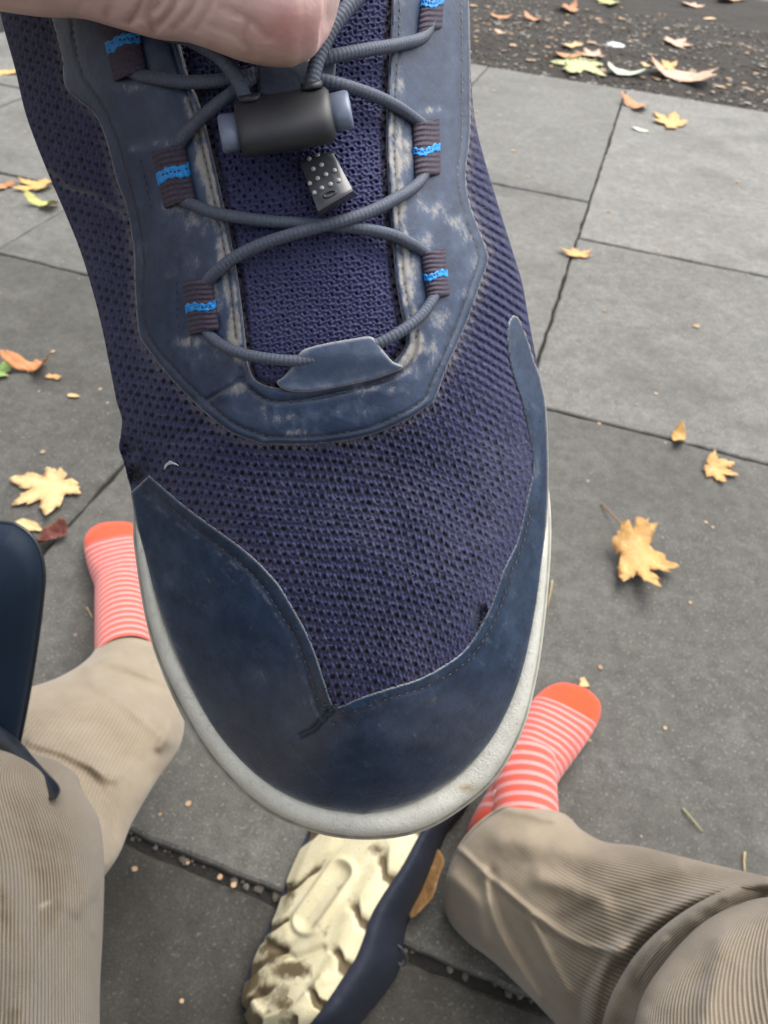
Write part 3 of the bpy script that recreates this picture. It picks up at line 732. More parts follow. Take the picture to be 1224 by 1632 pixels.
def eye_wear(p, e):
    di = poly_dist(p, eyeI, False); do = poly_dist(p, eyeO, False)
    n = fbm(p[:, 0] / 26, p[:, 1] / 26, 101, 4)
    w_ = .62 * np.exp(-(np.clip(di - 20, 0, 99) / 9) ** 2) * sstep(60, 200, p[:, 1]) * sstep(620, 560, p[:, 1]) * (.55 + .8 * n) * sstep(2, 9, di)
    b = blobs(p, [(215, 140, 40, 10, .7), (262, 230, 30, 12, .75), (225, 236, 20, 8, .6), (330, 355, 70, 30, .55), (290, 350, 25, 30, .4), (345, 480, 26, 50, .7), (325, 270, 15, 45, .7),
                  (300, 545, 40, 14, .8), (340, 560, 60, 25, .62), (375, 610, 22, 22, .7), (450, 660, 70, 18, .62), (560, 655, 60, 20, .5), (480, 690, 50, 9, .5), (600, 620, 50, 9, .85), (650, 590, 26, 20, .7), (690, 560, 30, 28, .65),
                  (700, 505, 30, 26, .75), (738, 372, 22, 30, .85), (690, 330, 40, 26, .6), (725, 350, 26, 14, .8), (680, 380, 22, 22, .8), (690, 175, 22, 10, .85), (720, 130, 12, 60, .35), (670, 310, 15, 50, .6),
                  (648, 240, 14, 50, .75), (660, 430, 12, 60, .8), (300, 420, 24, 26, .6), (275, 330, 26, 14, .75), (225, 420, 8, 100, .4), (310, 650, 25, 12, .45), (755, 420, 14, 40, .6), (745, 470, 18, 30, .55), (640, 50, 12, 60, .35)])
    n2 = fbm(p[:, 0] / 9, p[:, 1] / 15, 105, 4); return np.clip(np.maximum(1.35 * w_ * (.4 + .9 * n2), .72 * b * (.15 + .7 * n + .9 * n2)) + .40 * (n - .45) + .25 * (n2 - .5), 0, .92)
def eye_shade(p, e):  # hand shade painted over the top left; not applied to any piece
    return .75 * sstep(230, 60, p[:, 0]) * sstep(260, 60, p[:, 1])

gOutL = resample(catmull([(112, 20), (128, 110), (172, 186), (205, 290), (228, 400), (232, 522), (282, 592), (330, 640), (374, 676), (424, 696)], 80), 4)
gOutR = resample(catmull([(424, 696), (500, 696), (578, 684), (634, 662), (676, 636), (688, 610), (706, 570), (732, 508), (752, 450), (764, 410), (750, 368), (736, 326), (730, 276), (736, 213), (737, 105), (734, -100)], 80), 4)
gInR = resample(catmull([(640, -140), (636, 60), (631, 150), (629, 230), (633, 300), (638, 370), (645, 448), (656, 506)], 60), 4)
gInL = resample(catmull([(240, -100), (270, 60), (304, 165), (320, 225), (338, 305), (354, 380), (367, 455), (376, 540)], 60), 4)
gBot = resample(catmull([(386, 588), (392, 612), (414, 632), (440, 640), (490, 636), (545, 625), (600, 610), (645, 590), (662, 562), (664, 530)], 60), 4)
seam = np.array([(332, 636), (352, 624), (372, 612), (386, 604)], float)
mesh_shoe_eye = overlay('eyestay', EYE, .0013, M['eyestay'], shoe, 4.0, 8.0,
    grooves=[(gOutL, 3.2, .00040), (gOutR, 3.0, .00032), (gInR, 2.6, .00035), (gInL, 2.6, .00035), (gBot, 4.0, .0006), (seam, 3.5, .0007)],
    ridges=[(catmull([(352, 630), (372, 620), (392, 612)], 8), 9, .0006), (np.array([(268, 446), (272, 540)], float), 7, .0004), (np.array([(716, 190), (722, 285)], float), 8, .0003), (np.array([(728, 400), (735, 470)], float), 8, .0003)],
    wear=eye_wear)

def toe_wear(p, e):
    n = fbm(p[:, 0] / 30, p[:, 1] / 30, 111, 4)
    di = poly_dist(p, toe_in, False)
    b = blobs(p, [(268, 905, 34, 60, .34), (420, 1070, 70, 60, .30), (700, 1120, 60, 30, .30), (640, 1160, 90, 40, .24), (470, 1150, 60, 40, .22), (330, 960, 50, 60, .2), (815, 950, 12, 60, .4), (820, 560, 10, 60, .25), (856, 740, 10, 100, .28), (250, 800, 14, 20, .3)])
    st = .55 * np.exp(-((di - 30) / 4) ** 2) * (vnoise(p[:, 0] / 9, p[:, 1] / 9, 115) > .55) * (p[:, 0] < 520)
    sk = .62 * (fbm((p[:, 0] + p[:, 1]) / 40, (p[:, 0] - p[:, 1]) / 5, 117, 2) > .74)
    return np.clip(np.maximum(np.maximum(b * (.5 + n), st), sk * .6) + .22 * (n - .5), 0, .75)
def toe_grime(p, e):
    di = poly_dist(p, toe_in, False); n = fbm(p[:, 0] / 16, p[:, 1] / 16, 121, 3)
    return np.clip(.55 * np.exp(-((di - 14) / 10) ** 2) * (n + .2) * (p[:, 0] < 560) + .35 * np.clip(n * 1.6 - .95, 0, 1) + .7 * np.exp(-poly_dist(p, np.array([(532, 1128), (512, 1152), (498, 1162)], float), False) / 5), 0, .8)
gT = resample(catmull([(246, 782), (284, 820), (330, 856), (378, 893), (418, 934), (444, 974), (470, 1016), (486, 1056), (500, 1096), (512, 1132)], 60), 4)
gT2 = resample(catmull([(560, 1136), (624, 1112), (676, 1096), (724, 1070), (754, 1044), (778, 1008), (800, 962), (814, 915), (834, 866), (848, 805)], 60), 4)
seam2 = np.array([(532, 1126), (515, 1146), (500, 1162), (480, 1172)], float)
overlay('toe_guard', TOE, .0011, M['toe'], shoe, 4.5, 5.0, grooves=[(gT, 4.0, .00028), (gT2, 3.5, .00018), (seam2, 4.5, .0009)],
        ridges=[(np.array([(545, 1140), (600, 1124), (680, 1108)], float), 10, .0004)], wear=toe_wear, grime=toe_grime)

TAB = [(441, 609), (452, 600), (466, 583), (474, 570), (484, 557), (520, 547), (560, 540), (588, 536), (600, 543), (612, 560), (626, 576), (642, 586), (600, 603), (545, 616), (490, 625), (455, 622)]
overlay('lace_keeper', catmull(TAB, 70, True), .0009, M['tab'], shoe, 4.0, 4.0, wear=lambda p, e: np.clip(.45 * np.exp(-e / 6) + .4 * (fbm(p[:, 0] / 18, p[:, 1] / 18, 131, 3) - .35), 0, 1), lift=.0014,
        free=lambda p: .0018 * sstep(615, 560, p[:, 1]))
overlay('tongue_patch', np.array([(408, 100), (440, 93), (500, 92), (536, 96), (534, 128), (500, 150), (440, 158), (412, 150)], float), .0012, M['patch'], shoe, 4, 4, lift=.0006)

# --- stitching, joined: far too small and many to pick apart
def stitches(lines, mat, name, lift=.0013, L=8.0, gap=12.5, wpx=2.2, hgt=.00025):
    mb = MB()
    for ln in lines:
        R_ = resample(ln, gap)
        for a, b in zip(R_[:-1], R_[1:]):
            if rng.random() < .12: continue
            u = (b - a) / np.linalg.norm(b - a); c = (a + b) / 2 + rng.uniform(-.6, .6, 2); q = np.array([-u[1], u[0]])
            ps = np.array([c - u * L / 2, c - q * wpx / 2, c + u * L / 2, c + q * wpx / 2, c])
            dd = D(ps) - lift; dd[4] -= hgt
            mb.add(W(ps, dd), [(0, 1, 4), (1, 2, 4), (2, 3, 4), (3, 0, 4)])
    tag(mb.build(name, mat, shoe), kind='stuff')
stitches([gOutL, gInL, gBot, gT, gOutR[:int(len(gOutR) * .62)]], M['stitch'], 'stitching', lift=.0011)
stitches([gOutR[int(len(gOutR) * .62):], gInR, np.array([(722, 195), (730, 285)], float), np.array([(712, 195), (718, 285)], float), np.array([(730, 400), (737, 470)], float)], M['stitch_pale'], 'pale_stitching', lift=.0012, L=7)
stitches([np.array([(268, 446), (272, 538)], float), np.array([(279, 446), (283, 538)], float), np.array([(222, 250), (240, 335)], float), gT2], M['stitch'], 'bar_stitching', lift=.0015)

# --- webbing loops with their blue stripe
def webbing(corners, blue, sd=0):
    c = np.array(corners, float)                           # tl, tr, br, bl
    def patch(v0, v1, nu, nv, extra, zig=0.0, ribs=True):
        u, v = np.meshgrid(np.linspace(0, 1, nu), np.linspace(0, 1, nv)); u, v = u.ravel(), v.ravel()
        vv = v0 + (v1 - v0) * v
        if zig: vv = vv + zig * (np.abs(((u * 4.5) % 1) - .5) - .25) + .03 * np.sin(u * 7 + sd)
        vv = vv + .05 * np.sin(np.pi * u) * (0.5 - vv)
        P = (c[0] * (1 - u)[:, None] + c[1] * u[:, None]) * (1 - vv)[:, None] + (c[3] * (1 - u)[:, None] + c[2] * u[:, None]) * vv[:, None]
        arch = .0006 + .0038 * np.clip(np.sin(np.pi * np.clip(u, 0, 1)), 0, 1) ** .6 - .0022 * (np.minimum(u, 1 - u) < .01)
        hh = arch + extra
        if ribs: hh = hh + .00016 * np.cos(2 * np.pi * (vv * 11 + .25 * np.sin(u * 5))) + .00005 * np.cos(2 * np.pi * u * 14)
        else: hh = hh + .00025 * np.cos(2 * np.pi * (u * 4.5)) * np.cos(2 * np.pi * v * 1.5)
        return P, hh, (nu, nv), v
    P, hh, (nu, nv), v = patch(0, 1, 26, 90, 0.0)
    hh = hh - .0007 * ((v < .012) | (v > .988))
    o = mesh_obj('lace_loop', W(P, D(P) - hh), grid_faces(nv, nu), M['loop'], shoe)
    P, hh, (nu, nv), v = patch(blue[0], blue[1], 40, 12, .0002, zig=.10, ribs=False)
    hh = hh - .0006 * ((v < .05) | (v > .95))
    mesh_obj('blue_stripe', W(P, D(P) - hh), grid_faces(nv, nu), M['blue'], o)
    return o
webbing([(155, 26), (214, 8), (236, 112), (180, 132)], (.36, .56), 1)
webbing([(238, 243), (294, 222), (314, 318), (260, 334)], (.34, .58), 2)
webbing([(288, 449), (339, 440), (352, 526), (300, 536)], (.43, .60), 3)
webbing([(676, -45), (712, -48), (706, 46), (664, 54)], (.46, .60), 4)
webbing([(655, 192), (702, 186), (704, 278), (660, 286)], (.47, .62), 5)
webbing([(668, 400), (710, 393), (719, 471), (680, 479)], (.46, .62), 6)

# --- elastic laces
def cord(P, lifts, r=.00139, n=60, name='lace'):
    C_ = catmull(np.column_stack([np.array(P, float), np.array(lifts, float)]), n)
    d = D(C_[:, :2]) - C_[:, 2] - r
    Pw = catmull(W(C_[:, :2], d), 420); L_ = np.r_[0, np.cumsum(np.linalg.norm(np.diff(Pw, axis=0), axis=1))]
    V, Fc = tube_geo(Pw, r, 22)                              # woven sheath: a diamond braid in relief
    a = np.tile(np.linspace(0, 2 * np.pi, 22, endpoint=False), 420); ss = np.repeat(L_, 22) / .0021 * 2 * np.pi
    ctr = np.repeat(Pw, 22, 0); k_ = 1 + .055 * np.cos(4 * a + ss) * np.cos(4 * a - ss) + .05 * (vnoise(np.repeat(L_, 22) / .004 + 5, a * .6 + 3, 211) - .5)
    V = ctr + (V - ctr) * k_[:, None]
    return mesh_obj(name, V, Fc, M['cord'], shoe)
A_ = -.0004
cord([(232, 30), (262, 52), (302, 62), (345, 88), (372, 118), (392, 158), (398, 175)], [.004, .005, .006, .006, .006, .006, .006], .00155)
cord([(205, 112), (232, 122), (300, 131), (368, 127), (408, 118)], [A_, .0012, .0022, .0022, .001])
cord([(284, 240), (291, 220), (325, 184), (368, 150), (402, 124)], [A_, .0012, .0024, .003, .0012])
cord([(278, 312), (302, 324), (350, 341), (420, 352), (500, 358), (565, 363), (622, 374), (660, 391), (690, 412)], [A_, .0012, .0018, .0015, .0012, .0015, .0018, .0014, A_])
cord([(682, 262), (668, 291), (632, 316), (575, 343), (500, 364), (432, 384), (378, 408), (342, 436), (322, 460)], [A_, .0012, .0018, .0026, .0034, .0026, .0018, .0012, A_])
cord([(684, 210), (662, 190), (628, 167), (582, 147), (535, 133), (492, 124)], [A_, .0012, .0018, .0022, .0022, .0015])
cord([(690, 25), (676, 58), (640, 70), (580, 80), (530, 90), (500, 100)], [A_, .0012, .0018, .0022, .0022, .0015])
cord([(496, 160), (498, 130), (506, 96), (522, 58), (546, 22), (585, -22), (630, -80)], [.006, .006, .006, .006, .006, .006, .005], .00165)
cord([(322, 510), (336, 536), (366, 556), (410, 569), (470, 575), (520, 570)], [A_, .0012, .0018, .0018, .0015, .0008])
cord([(560, 562), (604, 547), (642, 526), (672, 502), (690, 476), (696, 452)], [.0008, .0014, .0018, .0016, .0012, A_])

# --- cord lock
def lathe_px(c, d0, ux, prof, n=36, ry=1.0, flat=.85):
    """revolve a profile [(t along axis px, radius px)] about an axis in the picture direction ux, at depth d0"""
    u = np.array(ux, float); u /= np.linalg.norm(u); q = np.array([-u[1], u[0]])
    t = np.linspace(0, 2 * np.pi, n, endpoint=False); V = []
    for a, r in prof:
        p = np.array(c) + u * a + np.outer(np.cos(t) * r, q)
        V.append(W(p, d0 - np.sin(t) * r * flat * d0 / F))
    V = np.vstack(V); Fc = grid_faces(len(prof), n, True).tolist()
    Fc.append(list(range(n))[::-1]); Fc.append([(len(prof) - 1) * n + k for k in range(n)])
    return V, Fc
LC_, LU = (455, 194), (150, -26)
dl = float(D([LC_])[0]) - .0085
prof = [(-78, 20), (-77, 38), (-73, 44), (-66, 46.5)] + [(x, 46.5 + 1.5 * math.cos(x / 70 * 1.4)) for x in range(-60, 61, 10)] + [(66, 46), (72, 43), (76, 37), (77, 20)]
V, Fc = lathe_px(LC_, dl, LU, prof); lock = mesh_obj('cord_lock', V, Fc, M['lock'], shoe)
for sg in (-1, 1):
    pr = [(sg * 70, 30), (sg * 100, 32), (sg * 104, 30.5), (sg * 106, 27), (sg * 106.5, 10)]
    V, Fc = lathe_px((LC_[0], LC_[1] + (2 if sg < 0 else -2)), dl, LU, pr, 32); mesh_obj('end_plug', V, Fc, M['plug'], lock)
for q in ((398, 158), (497, 138)):                          # the two lipped holes the cord runs through
    V, Fc = lathe_px(q, dl - .0015, (26, 150), [(-6, 14), (-8, 17), (-3, 18), (4, 17)], 20); mesh_obj('cord_hole', V, Fc, M['lock'], lock)

# --- cord end clip: tapered block with studs and a slot
q4 = np.array([(477, 256), (529, 240), (563, 304), (507, 337)], float)   # tl tr br bl of the face
dc = float(D([(520, 290)])[0]) - .0075
nu, nv = 22, 28
def clip_face(u, v):
    P = (q4[0] * (1 - u)[:, None] + q4[1] * u[:, None]) * (1 - v)[:, None] + (q4[3] * (1 - u)[:, None] + q4[2] * u[:, None]) * v[:, None]
    hh = .0011 * (1 - np.abs(2 * u - 1) ** 2.6) - .0010 * np.clip((.06 - v) / .06, 0, 1) ** 2 - .0003 * np.clip((v - .94) / .06, 0, 1)
    return P, dc - hh + .0022 * (1 - v)
u, v = [a.ravel() for a in np.meshgrid(np.linspace(0, 1, nu), np.linspace(0, 1, nv))]
P, dd = clip_face(u, v); top = W(P, dd)
P2 = P + (P - P.mean(0)) * .04 + np.array([3, 8]); bot = W(P2, dd + .0052)
V = np.vstack([top, bot]); n = nu * nv
Fc = grid_faces(nv, nu).tolist() + [[n + k for k in f][::-1] for f in grid_faces(nv, nu).tolist()]
rim = [k for k in range(nu)] + [r * nu + nu - 1 for r in range(1, nv)] + [(nv - 1) * nu + k for k in range(nu - 2, -1, -1)] + [r * nu for r in range(nv - 2, 0, -1)]
rimv = np.vstack([V[rim], V[[r + n for r in rim]]])
clip = mesh_obj('cord_end', V, Fc[:len(Fc) // 1], M['clip'], shoe)
mesh_obj('side_wall', rimv, [[k, (k + 1) % len(rim), len(rim) + (k + 1) % len(rim), len(rim) + k] for k in range(len(rim))], M['clip'], clip, smooth=False)
def uv_of(px):                                              # invert the bilinear patch
    b = np.array([.5, .5])
    for _ in range(25):
        f0 = clip_face(b[:1], b[1:])[0][0]; j = np.column_stack([(clip_face(b[:1] + .01, b[1:])[0][0] - f0) / .01, (clip_face(b[:1], b[1:] + .01)[0][0] - f0) / .01])
        b = b + np.linalg.solve(j, np.array(px) - f0)
    return b
for zx, zy in ((720, 722), (782, 697), (750, 797), (812, 767), (783, 868), (845, 838), (910, 808), (725, 905), (940, 882), (880, 912), (760, 975), (815, 940)):
    px = (340 + zx / 4.71, 100 + zy / 4.71); b = uv_of(px); _, d0 = clip_face(b[:1], b[1:]); d0 = float(d0[0]) - .0001
    mb = MB(); t = np.linspace(0, 2 * np.pi, 12, endpoint=False); rr = 4.0
    ring = [W(np.array(px) + s * rr * np.column_stack([np.cos(t), np.sin(t)]), d0 + o) for s, o in ((1.0, .0002), (.85, -.00022), (.45, -.00038))]
    mb.add(np.vstack(ring), grid_faces(3, 12, True).tolist() + [[24 + k for k in range(12)]]); mb.build('stud', M['stud'], clip)
px = np.array((525.5, 309.0)); b = uv_of(px); d0 = float(clip_face(b[:1], b[1:])[1][0]); t = np.linspace(0, 2 * np.pi, 24, endpoint=False)
ax = np.array((.94, -.34)); ay = np.array((.34, .94))
ring = [W(px + np.outer(np.cos(t) * 10.5 * s, ax) + np.outer(np.sin(t) * 4.6 * s, ay), d0 + o) for s, o in ((1.15, .0001), (1.08, -.0003), (.85, -.0003), (.72, .0000))]
mesh_obj('slot', np.vstack(ring), grid_faces(4, 24, True).tolist() + [[72 + k for k in range(24)]], M['lock'], clip)

# --- sole: rubber rim turned up round the toe, with a second lip below
def mat_rim():
    m, t, b = material('aged_white_rubber'); g = N(t, b)
    c = g.mix(g.ramp(g.noise(90, 5, 0.65), [(0.3, 0.0), (0.7, 1.0)]), (0.61, 0.605, 0.525), (0.74, 0.735, 0.655))
    c = g.mix(g.ramp(g.noise(420, 5, 0.75), [(0.55, 0.0), (0.75, 0.6)]), c, (0.33, 0.34, 0.30))
    c = g.mix(g.attr('grime'), c, (0.20, 0.19, 0.14))
    c = g.mix(g.attr('spot'), c, (0.40, 0.30, 0.14))
    g.color(c); g.rough(0.6); g.bump(g.noise(1300, 5, 0.7), 0.6, 0.0008); g.bump(g.noise(260, 4, 0.6), 0.25, 0.0012)
    b.inputs['Subsurface Weight'].default_value = 0.08; b.inputs['Subsurface Radius'].default_value = (.002, .002, .0015); b.inputs['Subsurface Scale'].default_value = .3
    return m
M['rim'] = mat_rim()
OUTL = [(60, -300), (120, 100), (185, 480), (216, 680), (216, 770), (216, 832), (219, 880), (236, 985), (260, 1062), (299, 1142), (348, 1216), (418, 1284), (500, 1322), (585, 1334), (668, 1322), (736, 1284), (790, 1234), (830, 1160), (851, 1080), (863, 1000), (872, 905), (874, 832), (868, 765), (848, 660), (800, 480), (720, 100), (690, -300)]
INL = [(90, -300), (150, 100), (215, 480), (240, 690), (236, 770), (232, 850), (240, 890), (258, 960), (282, 1024), (318, 1095), (360, 1158), (412, 1214), (468, 1254), (524, 1276), (582, 1283), (640, 1272), (690, 1248), (734, 1214), (780, 1156), (816, 1078), (838, 988), (852, 905), (858, 830), (850, 765), (826, 660), (775, 480), (690, 100), (660, -300)]
n = 420; O_ = catmull(OUTL, n); I_ = catmull(INL, n)
dI = D(I_)
MID = O_ * .5 + I_ * .5
dE = D(np.where((sdf(O_, UPS) > 0)[:, None], O_, MID * 0 + O_), np.zeros(n))
out_dir = O_ - I_; out_dir /= np.linalg.norm(out_dir, axis=1)[:, None] + 1e-9
nrm = np.roll(O_, -1, 0) - np.roll(O_, 1, 0); nrm[0], nrm[-1] = nrm[1], nrm[-2]; nrm /= np.linalg.norm(nrm, axis=1)[:, None]; nrm = np.column_stack([nrm[:, 1], -nrm[:, 0]])
nrm *= np.sign((nrm * out_dir).sum(1))[:, None]
vis = sstep(770, 900, O_[:, 1])                              # the rim turns up only round the front half
rows, gr, sp = [], [], []
lowL = np.exp(-((O_[:, 0] - 330) / 90) ** 2 - ((O_[:, 1] - 1190) / 110) ** 2)
base = dE + .004 * (1 - vis)
for q, dz, g_ in ((0.0, .001, .5), (.25, -.0012, .3), (.45, -.0022, 0), (.68, -.0022, 0), (.85, -.0012, 0), (.97, .0008, .1), (1.0, .0030, .75)):
    rows.append((I_ * (1 - q) + O_ * q, base + dz)); gr.append(np.full(n, g_))
for off, dz, g_ in ((0.6, .0042, .75), (3.4, .0050, .25), (4.5, .0062, .15), (4.0, .0095, .3), (0.5, .0150, .5), (-6, .0185, .6), (-40, .0195, .6), (-170, .0195, .6)):
    o_ = O_ + nrm * (off * (1 + .9 * lowL) if off > 0 else off)[:, None] if hasattr(off, '__len__') else O_ + nrm * ((off * (1 + 1.1 * lowL)) if off > 0 else np.full(n, off))[:, None]
    rows.append((o_, base + dz)); gr.append(np.full(n, g_))
V = np.stack([W(p, d) for p, d in rows]); Pn = np.stack([p for p, _ in rows])
G_ = np.stack(gr); G_ = G_ * (.5 + fbm(Pn[..., 0] / 20, Pn[..., 1] / 20, 141, 3)) + .35 * np.clip(fbm(Pn[..., 0] / 35, Pn[..., 1] / 35, 143, 3) - .5, 0, 1)
spot = np.exp(-((Pn[..., 0] - 745) / 13) ** 2 - ((Pn[..., 1] - 1256) / 8) ** 2) * .9
mesh_obj('sole', V.reshape(-1, 3), grid_faces(len(rows), n), M['rim'], shoe, {'grime': np.clip(G_, 0, 1).ravel(), 'spot': spot.ravel()})
# underside plate
c0 = O_ * .75 + O_.mean(0) * .25
k = n // 2; Lp, Rp = O_[:k], O_[::-1][:k]
Vb = []
for a, b, da, db in zip(Lp, Rp, base[:k], base[::-1][:k]):
    Vb.append(W(np.array([a + (b - a) * t for t in (.06, .3, .5, .7, .94)]), np.array([da + (db - da) * t for t in (.06, .3, .5, .7, .94)]) + .0195 - .001))
mesh_obj('sole_underside', np.vstack(Vb), grid_faces(k, 5), M['rim'], shoe, {'grime': np.zeros(k * 5), 'spot': np.zeros(k * 5)})

# --- frayed bits: at the left tear, the white thread, hairs along cut edges
mb = MB()
def hair(P, lift, r):
    C_ = catmull(P, 8); V, Fc = tube_geo(W(C_, D(C_, np.maximum(sdf(C_, UPS), 0)) - lift), np.linspace(r, r * .5, 8), 5); mb.add(V, Fc)
for k in range(46):
    x, y = rng.uniform(192, 244), rng.uniform(690, 778); a = rng.uniform(0, 6.3); L = rng.uniform(5, 12)
    hair([(x, y), (x + .5 * L * math.cos(a), y + .5 * L * math.sin(a)), (x + L * math.cos(a + .7), y + L * math.sin(a + .7))], rng.uniform(.0004, .0022), .00011)
for k in range(40):
    x, y = rng.normal(528, 16), rng.normal(1128, 14); a = rng.uniform(0, 6.3); L = rng.uniform(6, 15)
    hair([(x, y), (x + .5 * L * math.cos(a), y + .5 * L * math.sin(a)), (x + L * math.cos(a + .8), y + L * math.sin(a + .8))], rng.uniform(.0006, .0018), .00012)
for k in range(30):
    x, y = rng.uniform(755, 778), rng.uniform(975, 1006); a = rng.uniform(0, 6.3); L = rng.uniform(6, 13)
    hair([(x, y), (x + .5 * L * math.cos(a), y + .5 * L * math.sin(a)), (x + L * math.cos(a + .7), y + L * math.sin(a + .7))], rng.uniform(.0003, .0012), .0001)
tag(mb.build('frayed_threads', M['fray'], shoe), kind='stuff')
mb = MB()
hair([(262, 748), (264, 741), (270, 737), (278, 738), (284, 742)], .0012, .00026); hair([(266, 739), (272, 735), (279, 741)], .0015, .0002); hair([(263, 746), (268, 740), (275, 739)], .0017, .00022)
mb.build('loose_white_thread', M['white_thread'], shoe)
mb = MB()                                                  # lint caught on the knit
for k in range(110):
    x, y = rng.uniform(190, 840), rng.uniform(150, 1060)
    if not inside(np.array([[x, y]]), UPS)[0]: continue
    a = rng.uniform(0, 6.3); L = rng.uniform(4, 15)
    hair([(x, y), (x + .5 * L * math.cos(a), y + .5 * L * math.sin(a)), (x + L * math.cos(a + .9), y + L * math.sin(a + .9))], rng.uniform(.0003, .0011), .00006)
tag(mb.build('lint', M['stitch_pale'], shoe), kind='stuff')
mb = MB()
for ln in (toe_in, eyeO):
    R_ = resample(ln, 9)
    for a in R_:
        if rng.random() > .4 or a[1] < 60: continue
        t = rng.uniform(0, 6.3); L = rng.uniform(2.5, 6)
        hair([a, a + .5 * L * np.array([math.cos(t), math.sin(t)]), a + L * np.array([math.cos(t + .4), math.sin(t + .4)])], rng.uniform(.0006, .0012), .00006)
tag(mb.build('edge_fibres', M['stitch_pale'], shoe), kind='stuff')

# =================================================================== THE PERSON
def mat_skin():
    m, t, b = material('skin'); g = N(t, b)
    c = g.mix(g.ramp(g.noise(70, 4, 0.6), [(0.3, 0.0), (0.7, 1.0)]), (0.75, 0.505, 0.455), (0.82, 0.61, 0.555))
    c = g.mix(g.attr('flush'), c, (0.68, 0.30, 0.28))
    c = g.mix(g.attr('pale'), c, (0.66, 0.47, 0.36))
    c = g.mix(g.math('MULTIPLY', g.attr('crease'), .6), c, (0.46, 0.22, 0.18))
    g.color(c); g.rough(0.48)
    b.inputs['Subsurface Weight'].default_value = 0.25; b.inputs['Subsurface Radius'].default_value = (.004, .0016, .001); b.inputs['Subsurface Scale'].default_value = .5
    g.bump(g.noise(900, 4, 0.6), 0.25, 0.0004); g.bump(g.noise(160, 3, 0.6), 0.25, 0.001)
    return m
M['skin'] = mat_skin()

def ring_loft(stations, n=20, m=None, cap=True):
    """stations: (centre xyz, axis a xyz, axis b xyz)"""
    S = np.array([np.r_[c, a, b] for c, a, b in stations], float)
    if m: S = catmull(S, m)
    t = np.linspace(0, 2 * np.pi, n, endpoint=False)
    V = S[:, None, 0:3] + np.cos(t)[None, :, None] * S[:, None, 3:6] + np.sin(t)[None, :, None] * S[:, None, 6:9]
    k = len(S); Fc = grid_faces(k, n, True).tolist()
    if cap: Fc.append(list(range(n))[::-1]); Fc.append([(k - 1) * n + j for j in range(n)])
    return V.reshape(-1, 3), Fc

def limb(P, R, n=20, m=30):
    """round limb along world points with tapering radii"""
    C_ = catmull(np.column_stack([np.array(P, float), np.array(R, float)]), m)
    return tube_geo(C_[:, :3], np.maximum(C_[:, 3], .002), n)

def remesh(mb, size, name):
    me = bpy.data.meshes.new(name); me.from_pydata(np.vstack(mb.V).tolist(), [], mb.F)
    o = bpy.data.objects.new(name, me); SC.collection.objects.link(o)
    md = o.modifiers.new('r', 'REMESH'); md.mode = 'VOXEL'; md.voxel_size = size
    sm = o.modifiers.new('s', 'SMOOTH'); sm.iterations = 6; sm.factor = .5
    ev = o.evaluated_get(bpy.context.evaluated_depsgraph_get()); r = bpy.data.meshes.new_from_object(ev)
    V = np.empty(len(r.vertices) * 3, np.float32); r.vertices.foreach_get('co', V)
    Fc = [list(p.vertices) for p in r.polygons]
    bpy.data.objects.remove(o); bpy.data.meshes.remove(me); bpy.data.meshes.remove(r)
    return V.reshape(-1, 3).astype(float), Fc

def to_px(V):
    q = (np.asarray(V) - CAM) @ RM; return np.column_stack([q[:, 0] / q[:, 2] * F + CX, q[:, 1] / q[:, 2] * F + CY, q[:, 2]])

# hand: the thumb presses on the shoe; palm and fingers close behind the collar, above the picture
def pl(L):                                                  # (px, py, depth, radius px) -> world points, radii
    L = np.array(L, float); return W(L[:, :2], L[:, 2]), L[:, 3] * L[:, 2] / F
hb = MB()
TH = [(533, 6, .1405, 12), (529, 4, .1405, 42), (518, 1, .1405, 66), (500, -3, .140, 84), (474, -8, .1395, 95), (445, -10, .139, 100), (400, -16, .139, 99), (352, -30, .139, 96), (305, -44, .139, 95), (260, -58, .139, 104), (200, -83, .1385, 111), (130, -108, .138, 116), (40, -134, .138, 134), (-80, -180, .138, 158)]
P_, R_ = pl(TH); hb.add(*limb(P_, R_, 28, 60))
P_, R_ = pl([(10, -170, .14, 150), (-110, -260, .145, 200), (-240, -300, .15, 215), (-380, -340, .152, 190), (-520, -380, .15, 165)]); hb.add(*limb(P_, R_, 28, 30))
P_, R_ = pl([(-60, -400, .155, 130), (-170, -420, .16, 150), (-320, -420, .16, 150)]); hb.add(*limb(P_, R_, 24, 20))
for k, (dy, L) in enumerate(((-230, 1.0), (-340, 1.08), (-440, 1.0), (-530, .82))):   # index, middle, ring, little finger
    P_, R_ = pl([(-150, dy + 20, .155, 92), (0, dy + 10, .165, 84), (110 * L, dy + 30, .180, 80), (230 * L, dy + 60, .192, 72), (320 * L, dy + 80, .196, 64), (352 * L, dy + 84, .196, 34)])
    hb.add(*limb(P_, R_, 18, 34))
wrist = W([(-520, -380)], .15)[0]; elbow = np.array([-.42, -.16, .60])
P_, R_ = pl([(150, -215, .128, 120), (30, -260, .122, 190), (-120, -300, .125, 220), (-260, -340, .135, 200)]); hb.add(*limb(P_, R_, 28, 24))   # the ball of the thumb
Vh, Fh = remesh(hb, .00085, 'h')
px = to_px(Vh); x, y = px[:, 0], px[:, 1]
cr = np.zeros(len(Vh)); disp = np.zeros(len(Vh))
front = (x > -50) & (x < 560) & (y > -160) & (y < 120)
